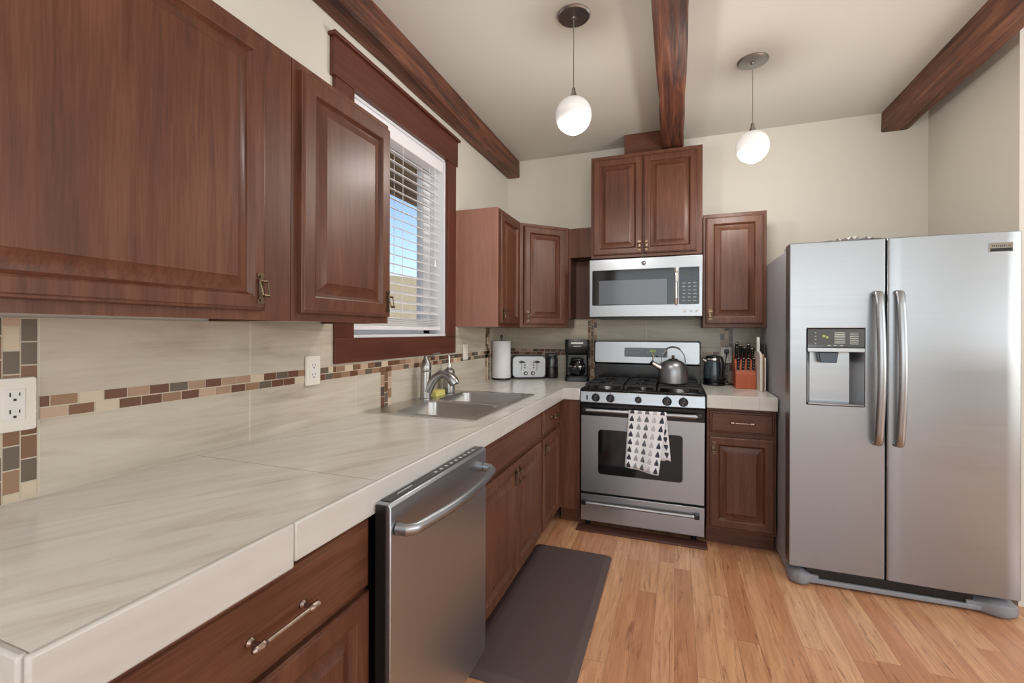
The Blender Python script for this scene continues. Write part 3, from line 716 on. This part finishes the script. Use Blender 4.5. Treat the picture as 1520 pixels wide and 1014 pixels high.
# ------------------------------------------------------------------ microwave
MY=3.249; z0,z1=1.397,1.812
mw=thing('microwave','stainless over-the-range microwave with dark glass door','microwave',(RC,3.43,z0))
B(RX0+.002,RX1-.002,MY+.03,YB-.003 if False else 3.598,z0+.004,z1).build('body',DGREY,mw,smooth=False)
fr=B(RX0,RX1,MY,MY+.029,z0,z1).build('front',STEEL,mw,bevel=.005,seg=3)
dg=MB().prism(rrect(.556,.252,.006),(-.286,MY-.002,1.606),PX,(0,0,1),(0,1,0),.003).build('door_glass',BGLASS,fr)
MB().prism(rrect(.462,.172,.003),(-.285,MY-.0028,1.571),PX,(0,0,1),(0,1,0),.001).build('window',MESHGLASS,dg)
pn=MB().prism(rrect(.128,.252,.006),(.088,MY-.002,1.606),PX,(0,0,1),(0,1,0),.003).build('control_panel',BGLASS,fr)
m=MB()
for i in range(3):
    for j2 in range(6): m.box(.045+.034*i,.065+.034*i,MY-.0026,MY-.0019,1.50+.024*j2,1.507+.024*j2)
m.build('legend',GREYP,pn,smooth=False)
B(.05,.13,MY-.0026,MY-.0019,1.675,1.70).build('clock',LCD,pn,smooth=False)
m=MB()
for x in (.062,.100,.136): m.box(x-.009,x+.009,MY-.0012,MY+.002,1.427,1.440)
m.build('button',ICON,fr,smooth=False)
hp=[(.006,MY+.001,1.725),(.006,MY-.028,1.722),(.006,MY-.034,1.70)]+[(.006,MY-.034-.006*math.sin(PI*i/8),1.70-.195*i/8) for i in range(1,8)]+[(.006,MY-.034,1.505),(.006,MY-.028,1.485),(.006,MY+.001,1.482)]
MB().tube(hp,.0115,12,(1.1,.8)).build('handle',CHROME,fr)
emblem(fr,(RC,MY-.0002,1.772),.016,None)
m=MB(); m.box(RX0+.05,RX1-.05,MY+.06,3.55,z0-.012,z0+.003); m.build('vent_grille',BLACK,mw,smooth=False)

# ------------------------------------------------------------------ refrigerator
FX0,FX1,FY=.557,1.467,2.673
fg=thing('refrigerator','large stainless side by side refrigerator with ice dispenser','refrigerator',(1.01,3.05,0))
B(FX0+.006,FX1-.006,2.768,3.50,.02,1.732).build('cabinet_body',FSIDE,fg,bevel=.003)
def fdoor(x0,x1,name):
    L=[]; zA,zB_=.086,1.753
    pr=[]; n=10; w=x1-x0; R=.012
    out=[(x0,FY+.09),(x0,FY+R+.004),(x0+.002,FY+.006),(x0+R,FY)]
    for i in range(1,n): 
        t=i/n; out.append((x0+R+(w-2*R)*t,FY-.005*math.sin(PI*t)))
    out+=[(x1-R,FY),(x1-.002,FY+.006),(x1,FY+R+.004),(x1,FY+.09)]
    return MB().loops([[(a,b,zA) for a,b in out],[(a,b,zB_) for a,b in out]]),out
m,_=fdoor(.9685,FX1,'fridge')
fdr=m.build('door',STEELZ,fg,bevel=.003)
# freezer door with a dispenser recess: built from strips around the opening
DX0,DX1,DZ0,DZ1=.634,.880,.925,1.312
m=MB(); zA,zB_=.086,1.753; x0,x1=FX0,.9625
m.box(x0,DX0,FY,FY+.09,zA,zB_).box(DX1,x1,FY,FY+.09,zA,zB_).box(DX0,DX1,FY,FY+.09,zA,DZ0).box(DX0,DX1,FY,FY+.09,DZ1,zB_)
# merge so the front is one flat skin
mm=MB()
xs=[x0,DX0,DX1,x1]; zs=[zA,DZ0,DZ1,zB_]
V2=[];idx={}
def vid(x,y,z):
    k=(round(x,5),round(y,5),round(z,5))
    if k not in idx: idx[k]=len(V2); V2.append((x,y,z))
    return idx[k]
F2=[]
for i in range(3):
    for k in range(3):
        if i==1 and k==1: continue
        F2.append([vid(xs[i],FY,zs[k]),vid(xs[i+1],FY,zs[k]),vid(xs[i+1],FY,zs[k+1]),vid(xs[i],FY,zs[k+1])])
        F2.append([vid(xs[i],FY+.09,zs[k]),vid(xs[i],FY+.09,zs[k+1]),vid(xs[i+1],FY+.09,zs[k+1]),vid(xs[i+1],FY+.09,zs[k])])
for k in range(3):
    F2.append([vid(x0,FY,zs[k]),vid(x0,FY,zs[k+1]),vid(x0,FY+.09,zs[k+1]),vid(x0,FY+.09,zs[k])])
    F2.append([vid(x1,FY,zs[k]),vid(x1,FY+.09,zs[k]),vid(x1,FY+.09,zs[k+1]),vid(x1,FY,zs[k+1])])
for i in range(3):
    F2.append([vid(xs[i],FY,zB_),vid(xs[i+1],FY,zB_),vid(xs[i+1],FY+.09,zB_),vid(xs[i],FY+.09,zB_)])
    F2.append([vid(xs[i],FY,zA),vid(xs[i],FY+.09,zA),vid(xs[i+1],FY+.09,zA),vid(xs[i+1],FY,zA)])
for a,b in (((DX0,DZ0),(DX1,DZ0)),((DX1,DZ0),(DX1,DZ1)),((DX1,DZ1),(DX0,DZ1)),((DX0,DZ1),(DX0,DZ0))):
    F2.append([vid(a[0],FY,a[1]),vid(b[0],FY,b[1]),vid(b[0],FY+.09,b[1]),vid(a[0],FY+.09,a[1])])
mm.add(V2,F2)
zdr=mm.build('door',STEELZ,fg,bevel=.005,seg=3,smooth=False)
# dispenser
ys=FY
dp=MB(); dp.box(DX0+.001,DX1-.001,ys+.070,ys+.088,DZ0,DZ1-.12)
dp.loops([[(DX0+.002,ys+.002,DZ0+.01),(DX0+.03,ys+.072,DZ0+.01),(DX0+.03,ys+.072,DZ1-.12),(DX0+.002,ys+.002,DZ1-.12)],[(DX0+.0015,ys+.002,DZ0+.01),(DX0+.0015,ys+.072,DZ0+.01),(DX0+.0015,ys+.072,DZ1-.12),(DX0+.0015,ys+.002,DZ1-.12)]])
dp.loops([[(DX1-.002,ys+.002,DZ0+.01),(DX1-.045,ys+.072,DZ0+.01),(DX1-.045,ys+.072,DZ1-.12),(DX1-.002,ys+.002,DZ1-.12)],[(DX1-.0015,ys+.002,DZ0+.01),(DX1-.0015,ys+.072,DZ0+.01),(DX1-.0015,ys+.072,DZ1-.12),(DX1-.0015,ys+.002,DZ1-.12)]])
dpo=dp.build('dispenser',STEEL,zdr,smooth=False)
B(DX0+.001,DX1-.001,ys-.003,ys+.06,1.217,DZ1-.001).build('control_panel',BGLASS,dpo,bevel=.002)
B(DX0+.001,DX1-.001,ys-.005,ys+.07,1.193,1.216).build('shelf_bar',STEEL,dpo,bevel=.003)
m=MB()
for i in range(4): m.box(.668,.674,ys-.0036,ys-.0029,1.235+.018*i,1.239+.018*i)
for i in range(7): m.box(.752,.797,ys-.0036,ys-.0029,1.238+.0085*i,1.242+.0085*i)
for i in range(7): m.box(.817,.853,ys-.0036,ys-.0029,1.234+.009*i,1.2375+.009*i)
for i in range(3): m.box(.722+.026*i,.738+.026*i,ys-.0036,ys-.0029,1.226,1.230)
m.build('legend',ICON,dpo,smooth=False)
m=MB(); m.box(.700,.714,ys-.0036,ys-.0029,1.268,1.280).box(.716,.726,ys-.0036,ys-.0029,1.262,1.274); m.build('readout',LCDT,dpo,smooth=False)
MB().prism([(.690,1.192),(.778,1.192),(.770,1.138),(.698,1.138)],(0,ys+.02,0),PX,(0,0,1),PY,.045).build('paddle',plain('paddle_blue_grey',lin(58,74,92),.25),dpo,bevel=.004)
m=MB().prism([(a,b) for a,b in ((DX0+.004,ys+.07),(DX0+.004,ys-.004),(DX0+.06,ys-.012),(DX1-.06,ys-.012),(DX1-.004,ys-.004),(DX1-.004,ys+.07))],(0,0,DZ0+.001),PX,PY,(0,0,1),.010)
m.build('drip_tray',STEEL,dpo,bevel=.003)
def fhandle(x,door):
    pts=[(x,FY+.002,1.486),(x,FY-.028,1.484),(x,FY-.040,1.465)]
    for i in range(1,16):
        t=i/16; pts.append((x,FY-.040-.028*math.sin(PI*t),1.465-.695*t))
    pts+=[(x,FY-.040,.772),(x,FY-.028,.754),(x,FY+.002,.751)]
    MB().tube(pts,.019,14,(.95,.62)).build('handle',STEEL,door)
fhandle(.925,zdr); fhandle(1.008,fdr)
bd=MB().prism(rrect(.082,.042,.003),(1.388,FY-.003,1.682),PX,(0,0,1),(0,-1,0),.003).build('badge',CHROME,fdr)
m=MB(); m.box(1.350,1.426,FY-.0068,FY-.0059,1.663,1.678); m.build('badge_band',BLACK,bd,smooth=False)
m=MB()
for i in range(10): m.box(1.3545+.007*i,1.3590+.007*i,FY-.0068,FY-.0059,1.684,1.692)
m.build('badge_letters',DGREY,bd,smooth=False)
# hinge covers, base grille, foot covers
m=MB().prism([(0,0),(.10,0),(.10,.02),(.02,.03),(0,.02)],(FX0+.012,2.76,1.7325),PY,(0,0,1),PX,.05); m.build('hinge_cover',GREYP,fg,bevel=.004)
m=MB().prism([(0,0),(.10,0),(.10,.02),(.02,.03),(0,.02)],(FX1-.062,2.76,1.7325),PY,(0,0,1),PX,.05); m.build('hinge_cover',GREYP,fg,bevel=.004)
gr=B(FX0+.08,FX1-.16,FY+.02,FY+.07,.018,.078).build('base_grille',BLACK,fg,bevel=.003)
m=MB(); m.box(FX0+.06,FX1-.1,FY+.005,FY+.05,.012,.034); m.build('grille_lip',GREYP,gr,bevel=.004)
for a,b in ((FX0+.004,.13),(FX1-.19,.185)):
    L=[]
    for i in range(9):
        t=i/8; x=a+b*t; s2=math.sin(PI*min(1,max(.0,(t if a<1 else 1-t)*1.15+.08)))
        s2=max(.25,s2) if .02<t<.98 else .2
        L.append([(x,FY+.09,.004),(x,FY+.03-.045*s2,.004),(x,FY+.02-.05*s2,.02),(x,FY+.02-.042*s2,.045+.018*s2),(x,FY+.06,.050+.026*s2),(x,FY+.09,.05+.026*s2)])
    MB().loops(L).build('foot_cover',GREYP,fg,ang=60)
# film left on the top
m=MB(); NX,NYY=26,9; vs=[]
for j2 in range(NYY):
    for i in range(NX):
        x=.70+.30*i/(NX-1); y=2.70+.14*j2/(NYY-1); e=math.sin(PI*i/(NX-1))
        vs.append((x,y,1.7555+.024*e*abs(math.sin(i*1.3+j2*1.9))*random.uniform(.4,1)))
m.add(vs,[(j2*NX+i,j2*NX+i+1,(j2+1)*NX+i+1,(j2+1)*NX+i) for j2 in range(NYY-1) for i in range(NX-1)])
o=m.build('plastic_film',FILM,ang=20); tag(o,'crumpled clear plastic film lying on top of the refrigerator','plastic sheet')

# ------------------------------------------------------------------ pendants
def pendant(x,y,label):
    r=thing('pendant_light',label,'pendant light',(x,y,ZC),group='white globe pendants')
    MB().lathe([(.076,0),(.076,-.004),(.070,-.010),(.012,-.013),(.010,-.020),(.0,-.022)],(x,y,ZC-.0005),32).build('canopy',NICKEL,r)
    MB().tube([(x,y,ZC-.02),(x,y,2.385)],.0022,8).build('cord',NICKEL,r)
    MB().lathe([(.007,.125),(.009,.12),(.010,.105),(.016,.090),(.018,.078)],(x,y,2.287),16).build('socket_cap',NICKEL,r)
    MB().lathe([(.083*math.sin(a),-.083*math.cos(a)) for a in [PI*k/18*.955 for k in range(0,19)]],(x,y,2.287),32).build('globe_shade',GLOBE,r)
    MB().lathe([(.012,.004),(.022,.002),(.022,.0),(.0,-.0005)],(x,y,2.287-.0825),16,sx=1).build('bulb_opening',BULB,r)
    d=bpy.data.lights.new('pendant_bulb','POINT'); d.energy=16; d.shadow_soft_size=.085; d.color=(1,.96,.9)
    lo=bpy.data.objects.new('pendant_bulb_light',d); COL.objects.link(lo); lo.location=(x,y,2.17)
pendant(-.442,2.033,'white glass globe pendant nearer the window, left of the middle beam')
pendant(.387,2.698,'white glass globe pendant nearer the refrigerator, right of the middle beam')

# ------------------------------------------------------------------ window blind
bl=thing('window_blind','white horizontal slat blind half open in the window over the sink','blind',(-1.41,2.07,2.35))
by0,by1=WY0+.018,WY1-.018
B(-1.445,-1.372,by0,by1,2.283,2.353).build('headrail',BLIND,bl,bevel=.003)
m=MB(); nsl=18
for i in range(nsl):
    z=2.245-.0495*i; a=math.radians(20)
    L=[]
    for y in (by0+.006,by1-.006):
        L.append([(-1.412+u*math.cos(a),y,z+u*math.sin(a)*-1+.0035*(1-(u/.025)**2)+tt) for u,tt in ((-.025,0),(0,0),(.025,0),(.025,-.0028),(0,-.0028),(-.025,-.0028))])
    m.loops(L)
m.build('slats',BLIND,bl)
m=MB(); 
for k in range(8): m.box(-1.438,-1.387,by0+.006,by1-.006,1.322+.0055*k,1.325+.0055*k)
m.build('stacked_slats',BLIND,bl,smooth=False)
B(-1.44,-1.384,by0+.004,by1-.004,1.298,1.320).build('bottom_rail',BLIND,bl,bevel=.003)
m=MB()
for y in (by0+.14,(by0+by1)/2,by1-.14):
    for x in (-1.4395,-1.3845): m.tube([(x,y,2.29),(x,y,1.31)],.0012,6)
m.build('ladder_cord',BLIND,bl)
m=MB(); m.tube([(-1.379,by1-.085,2.29),(-1.379,by1-.085,1.72)],.0016,6); m.lathe([(.004,.0),(.008,-.03),(.009,-.04),(.0,-.042)],(-1.379,by1-.085,1.725),10); m.build('pull_cord',BLIND,bl)

# ------------------------------------------------------------------ outlets and switch
def outlet(P,U,N,label,kind='duplex',w=.074,h=.118,plugged=False):
    P=Vector(P);U=Vector(U);N=Vector(N);V=Vector((0,0,1))
    r=thing('wall_switch' if kind=='switch' else 'wall_outlet',label,'light switch' if kind=='switch' else 'outlet',tuple(P))
    pl=MB().loops([[P+U*a*s2+V*b*s2+N*d for a,b in rrect(w,h,.006)] for s2,d in ((1,0),(1,.003),(.965,.006))]).build('cover_plate',WPLAS,r,ang=50)
    if kind=='switch':
        MB().obox(P+N*.007,U,V,N,.030,.064,.006).build('rocker',WPLAS,r,bevel=.002)
    else:
        f=MB().obox(P+N*.0065,U,V,N,.034,.068,.003).build('receptacle_face',TRIMW,r,bevel=.001)
        m=MB()
        for s2 in (-1,1):
            c=P+V*.0185*s2+N*.0082
            m.obox(c+V*.004-U*.0075,U,V,N,.0022,.009,.0006); m.obox(c+V*.004+U*.0075,U,V,N,.0022,.007,.0006)
            m.obox(c-V*.0075,U,V,N,.005,.005,.0006)
        m.build('slots',BLACK,f,smooth=False)
    return r
outlet((xw+.0045,.5445,1.131),uy,ux,'cream double outlet on the mosaic strip at the near end of the backsplash')
outlet((xw+.0045,1.400,1.136),uy,ux,'white outlet over the mosaic band between left cabinets and sink')
outlet((xw+.0045,2.775,1.152),uy,ux,'white switch plate on the tile just right of the window','switch',.074,.108)
outlet((.350,yw-.0045,1.125),ux,NY,'white outlet behind the electric kettle with a black plug in it')

# ------------------------------------------------------------------ small things on the counter
CZ=.9155
# paper towel
px_,py_=-1.283,3.285
h=thing('paper_towel_holder','black upright paper towel holder in the counter corner','paper towel holder',(px_,py_,CZ))
MB().lathe([(.072,0),(.074,.004),(.072,.010),(.010,.013)],(px_,py_,CZ),28).build('base',BLACK,h)
MB().lathe([(.006,.012),(.006,.325),(.012,.330),(.012,.340),(.005,.348),(.001,.350)],(px_,py_,CZ),14).build('post',BLACK,h)
o=MB().loops([[(px_+rr*math.cos(a),py_+rr*math.sin(a),z) for a in [2*PI*i/36 for i in range(36)]] for rr,z in ((.018,CZ+.0145),(.070,CZ+.0145),(.072,CZ+.018),(.072,CZ+.298),(.070,CZ+.302),(.018,CZ+.302),(.018,CZ+.0145))],cap0=False,cap1=False).build('paper_towel_roll',PAPER,ang=40)
tag(o,'white paper towel roll standing on the black holder','paper towel')
# toaster
tr=thing('toaster','silver four slice toaster with two levers beside the paper towel','toaster',(-1.118,3.452,CZ),math.radians(27))
def tw(mb,name,mat,par,**k): return mb.build(name,mat,par,world=False,**k)
TW,TD,TH=.27,.13,.175
L=[]
for i,s2 in enumerate((-1,1)):
    L.append([(a,s2*TD/2,b+TH/2+.008) for a,b in rrect(TW,TH,.035)])
body=tw(MB().loops(L),'body',STEEL,tr,bevel=.006)
tw(B(-TW/2+.004,TW/2-.004,-TD/2-.004,TD/2,0.0,.014),'base',BLACK,tr,bevel=.003)
for s2 in (-1,1):
    m=MB(); m.box(s2*.062-.002,s2*.062+.002,-TD/2-.001,-TD/2+.002,.065,.15); lv=tw(m,'lever_track',BLACK,tr,smooth=False)
    tw(B(s2*.062-.018,s2*.062+.018,-TD/2-.026,-TD/2-.001,.128,.142),'lever',BLACK,tr,bevel=.004)
    k=tw(MB().lathe([(.016,0),(.015,.012),(.001,.013)],(s2*.028,-TD/2-.0005,.045),18,'y'),'dial',BLACK,tr)
    tw(MB().lathe([(.010,0),(.009,.003)],(s2*.028,-TD/2-.0135,.045),14,'y'),'dial_cap',CHROME,k)
    m=MB()
    for q2 in range(3): m.box(s2*.036-.006,s2*.036+.006,-TD/2-.0015,-TD/2+.001,.085+.02*q2,.095+.02*q2)
    tw(m,'button',DGREY,tr,smooth=False)
m=MB()
for s2 in (-1,1):
    for yy in (-.025,.025): m.box(s2*.066-.052,s2*.066+.052,yy-.011,yy+.011,TH+.0065,TH+.009)
tw(m,'slot',BLACK,body,smooth=False)
# canister
jx,jy=-.945,3.545
j=thing('storage_canister','clear glass canister half full of dark coffee beans left of the coffee maker','canister',(jx,jy,CZ))
MB().loops([[(jx+rr*math.cos(a),jy+rr*math.sin(a),CZ+z) for a in [2*PI*i/28 for i in range(28)]] for rr,z in ((.05,0),(.053,.003),(.053,.165),(.049,.176),(.0465,.176),(.0505,.163),(.0505,.006),(.001,.005))]).build('glass',JARG,j,ang=60)
MB().lathe([(.049,.0065),(.0495,.07),(.047,.088),(.02,.094),(.001,.09)],(jx,jy,CZ),24).build('coffee_beans',plain('coffee_beans',lin(58,42,36),.6),j)
l=MB().lathe([(.050,.177),(.054,.179),(.054,.196),(.048,.202),(.001,.203)],(jx,jy,CZ),28).build('lid',DGREY,j)
MB().tube([(jx+.05,jy-.02,CZ+.165),(jx+.058,jy-.024,CZ+.18),(jx+.054,jy-.022,CZ+.19)],.0025,8).build('clasp',CHROME,l)
# coffee maker
mx,my=-.716,3.45
c=thing('coffee_maker','black drip coffee maker left of the range','coffee maker',(mx,my,CZ),math.radians(12))
tw(MB().prism(rrect(.185,.22,.03),(0,0,0),PX,PY,(0,0,1),.032),'base',BLACK,c,bevel=.004)
tw(MB().prism(rrect(.175,.075,.02),(0,.07,.0325),PX,PY,(0,0,1),.20),'tower',BLACK,c,bevel=.004)
hd=tw(MB().loops([[(a*s2,b*s2+o2,z) for a,b in rrect(.185,.21,.03)] for s2,o2,z in ((.86,.01,.2),(.98,0,.225),(1,0,.30),(.97,.002,.315))]),'brew_head',BLACK,c,ang=50)
tw(B(-.045,.045,-.1075,-.1045,.283,.297),'display',ICON,hd,smooth=False)
m=MB(); m.box(-.03,.03,-.107,-.104,.262,.270); tw(m,'button',GREYP,hd,smooth=False)
tw(MB().lathe([(.062,0),(.062,.004),(.0,.005)],(0,-.035,.0325),24),'warming_plate',DGREY,c)
cf=thing('coffee_carafe','glass coffee carafe with black handle on the coffee maker plate','carafe',(mx+.035*math.sin(math.radians(12)),my-.035*math.cos(math.radians(12)),CZ+.0378),math.radians(12))
tw(MB().lathe([(.045,0),(.056,.006),(.066,.035),(.067,.06),(.058,.095),(.048,.115),(.046,.115),(.056,.094),(.064,.06),(.063,.036),(.053,.010),(.001,.008)],(0,0,0),28),'jug',CARAFE,cf,ang=60)
l=tw(MB().lathe([(.050,.1155),(.052,.118),(.050,.132),(.02,.138),(.001,.139)],(0,0,0),24),'lid',BLACK,cf)
tw(MB().tube([(0,-.048,.118),(0,-.075,.122),(0,-.098,.112),(0,-.104,.08),(0,-.096,.045),(0,-.085,.03)],.008,10,(1.2,.7)),'handle',BLACK,cf)
tw(MB().loops([[(rr*math.cos(a),rr*math.sin(a),z) for a in [2*PI*i/28 for i in range(28)]] for rr,z in ((.0665,.070),(.0672,.070),(.0640,.080),(.0632,.080),(.0665,.070))],cap0=False,cap1=False),'band',CHROME,cf)

# electric kettle
ex,ey=.262,3.50
k=thing('electric_kettle','black and glass electric kettle with steel rim right of the range','kettle',(ex,ey,CZ))
MB().lathe([(.072,0),(.074,.004),(.072,.018),(.060,.022)],(ex,ey,CZ),28).build('power_base',BLACK,k)
MB().lathe([(.066,.023),(.069,.028),(.070,.045),(.070,.05)],(ex,ey,CZ),28).build('lower_ring',BLACK,k)
MB().lathe([(.069,.0505),(.0695,.10),(.064,.165),(.062,.175)],(ex,ey,CZ),28).build('jug',plain('smoked_glass',lin(58,70,76),.08),k)
MB().lathe([(.063,.1755),(.064,.180),(.063,.190),(.058,.194)],(ex,ey,CZ),28).build('steel_rim',CHROME,k)
l=MB().lathe([(.057,.1945),(.050,.205),(.02,.212),(.001,.213)],(ex,ey,CZ),24).build('lid',BLACK,k)
MB().tube([(ex+.02,ey-.055,CZ+.196),(ex+.032,ey-.085,CZ+.192),(ex+.040,ey-.105,CZ+.165),(ex+.040,ey-.108,CZ+.11),(ex+.034,ey-.09,CZ+.06),(ex+.026,ey-.064,CZ+.045)],[.011,.013,.013,.012,.012,.010],12,(1.1,.8)).build('handle',BLACK,k)
MB().tube([(ex-.055,ey-.02,CZ+.17),(ex-.078,ey-.03,CZ+.185)],[.014,.007],10).build('spout',CHROME,k)
pl=MB().obox((.352,yw-.024,1.150),PX,(0,0,1),PY,.028,.030,.026).build('plug',BLACK,k,bevel=.004)
MB().tube([(.352,yw-.036,1.145),(.350,yw-.050,1.12),(.340,yw-.052,1.06),(.336,yw-.05,.99),(.345,yw-.045,.94),(.375,yw-.05,.9205),(.40,yw-.07,.9195),(.388,yw-.10,.9195),(.345,yw-.115,.9195),(.325,ey+.03,.9215)],.0032,8).build('cord',BLACK,k)

# knife block and knives
bx_,by_=.441,3.40
kb=thing('knife_block','orange brown wooden knife block holding black handled knives','knife block',(bx_,by_,CZ))
W2=.061
MB().prism([(-.075,0),(.075,0),(.075,.215),(.045,.225),(-.030,.135),(-.040,.142),(-.075,.098)],(bx_-W2,by_,CZ),PY,(0,0,1),PX,2*W2).build('block',BLOCKW,kb,bevel=.003)
def knife(P,D,L,label,big=False,steelcap=True):
    P=Vector(P);D=Vector(D).normalized()
    r=thing('kitchen_knife',label,'knife',tuple(P),group='knives in the block')
    s2=1.2 if big else 1.0
    hd=MB().tube([P,P+D*.008,P+D*.03,P+D*(L*.6),P+D*(L-.012),P+D*L],[.0075*s2,.009*s2,.0085*s2,.0095*s2,.010*s2,.008*s2],10,(.72,1)).build('handle',BLACK,r)
    m=MB()
    m.tube([P-D*.006,P+D*.0005],[.008*s2,.0082*s2],10,(.74,1)); m.build('bolster',CHROME,r)
    m=MB(); X_=Vector((1,0,0)); n2=D.cross(X_).normalized()
    if n2.y>0: n2=-n2
    for t in (.3,.55,.8): m.tube([P+D*L*t+n2*.006*s2,P+D*L*t+n2*.0105*s2],.0024*s2,8)
    m.build('rivet',CHROME,hd)
    if steelcap: MB().tube([P+D*(L+.0005),P+D*(L+.006)],[.0088*s2,.007*s2],10,(.74,1)).build('butt_cap',CHROME,hd)
    m=MB(); m.obox(P-D*.045,D,n2,X_,.076,.014,.0016); m.build('blade',CHROME,r,smooth=False)
    return r
dirk=(0,-.55,1)
pos=('leftmost','second','third','rightmost')
for i in range(4):
    knife((bx_-.045+.030*i,by_-.062,CZ+.125),(0,-.42,1),.085,'black steak knife, %s of the four in the front row of the knife block'%pos[i])
hs=(.115,.10,.085,.105,.075)
lab=('longest black knife handle at the back left of the knife block','back row knife with steel butt, second from left in the block','back row knife with steel butt in the middle of the block','back row knife, fourth from left in the block','short back row knife at the right of the block')
for i in range(5):
    knife((bx_-.048+.024*i,by_+.012,CZ+.196),(0,-.42,1),hs[i],lab[i],True)

# boards by the refrigerator
o=MB().prism([(-.13,0),(.13,0),(.135,.01),(.13,.225),(.10,.245),(.03,.255),(.028,.33),(.015,.345),(-.015,.345),(-.028,.33),(-.03,.255),(-.10,.245),(-.13,.225),(-.135,.01)],(.505,3.33,CZ),PY,(0,0,1),PX,.015).build('cutting_board',BOARDW,bevel=.003)
tag(o,'tall white cutting board with handle standing right of the knife block','cutting board')
o=MB().prism(rrect(.26,.235,.012),(.5215,3.345,CZ+.1175),PY,(0,0,1),PX,.011).build('cutting_board',BOARDB,bevel=.002)
tag(o,'tan wooden cutting board standing between the two white boards','cutting board')
o=MB().prism(rrect(.24,.215,.012),(.534,3.34,CZ+.1075),PY,(0,0,1),PX,.008).build('cutting_board',BOARDW,bevel=.002)
tag(o,'short white cutting board standing against the refrigerator side','cutting board')
o=MB().prism(rrect(.20,.30,.012),(.5435,3.40,CZ+.15),PY,(0,0,1),PX,.005).build('cutting_board',DGREY,bevel=.0015)
tag(o,'thin dark board standing behind the tan board by the refrigerator','cutting board')

# ------------------------------------------------------------------ floor mat
mt=MB(); x0,x1,y0,y1=-.785,-.335,1.52,2.615
L=[]
for ins,z in ((0,.001),(0,.004),(.028,.018),(.034,.019)):
    L.append([((x0+x1)/2+a,(y0+y1)/2+b,z) for a,b in rrect(x1-x0-2*ins,y1-y0-2*ins,max(.012,.035-ins*.5),6)])
o=mt.loops(L).build('floor_mat',MAT,ang=20); tag(o,'dark brown anti-fatigue mat on the floor in front of the sink cabinet','mat')

# ------------------------------------------------------------------ outside the window
struct(B(-70,XL-.171,-30,200,-.5,-.4).build('ground_outside',TAN,smooth=False),'dry tan ground outside the window')
m=B(-2.35,XL-.18,-1,5,2.60,2.66); m.box(-2.37,-2.34,-1,5,2.50,2.66)
struct(m.build('roof_eave',SOFFIT,smooth=False),'brown roof eave outside the window')
fe=MB(); 
for i in range(60): fe.box(-7.02,-7.0,-4+.32*i,-4+.32*i+.30,-.4,1.25)
fe.box(-7.06,-7.02,-4,15.2,.9,1.0).box(-7.06,-7.02,-4,15.2,.0,.1)
o=fe.build('board_fence',FENCE,smooth=False); tag(o,'weathered tan board fence seen through the window blind','fence')
hl=MB(); L=[]
for i in range(40):
    t=i/39; y=-30+230*t; hgt=16.0+1.6*math.sin(t*9)+.8*math.sin(t*23+1)
    L.append([(-70,y,-.5),(-58,y,-.5),(-66,y,hgt)])
struct(hl.loops(L,False,False).build('hills_outside',SCRUB,ang=60),'low scrubby hills beyond the window')
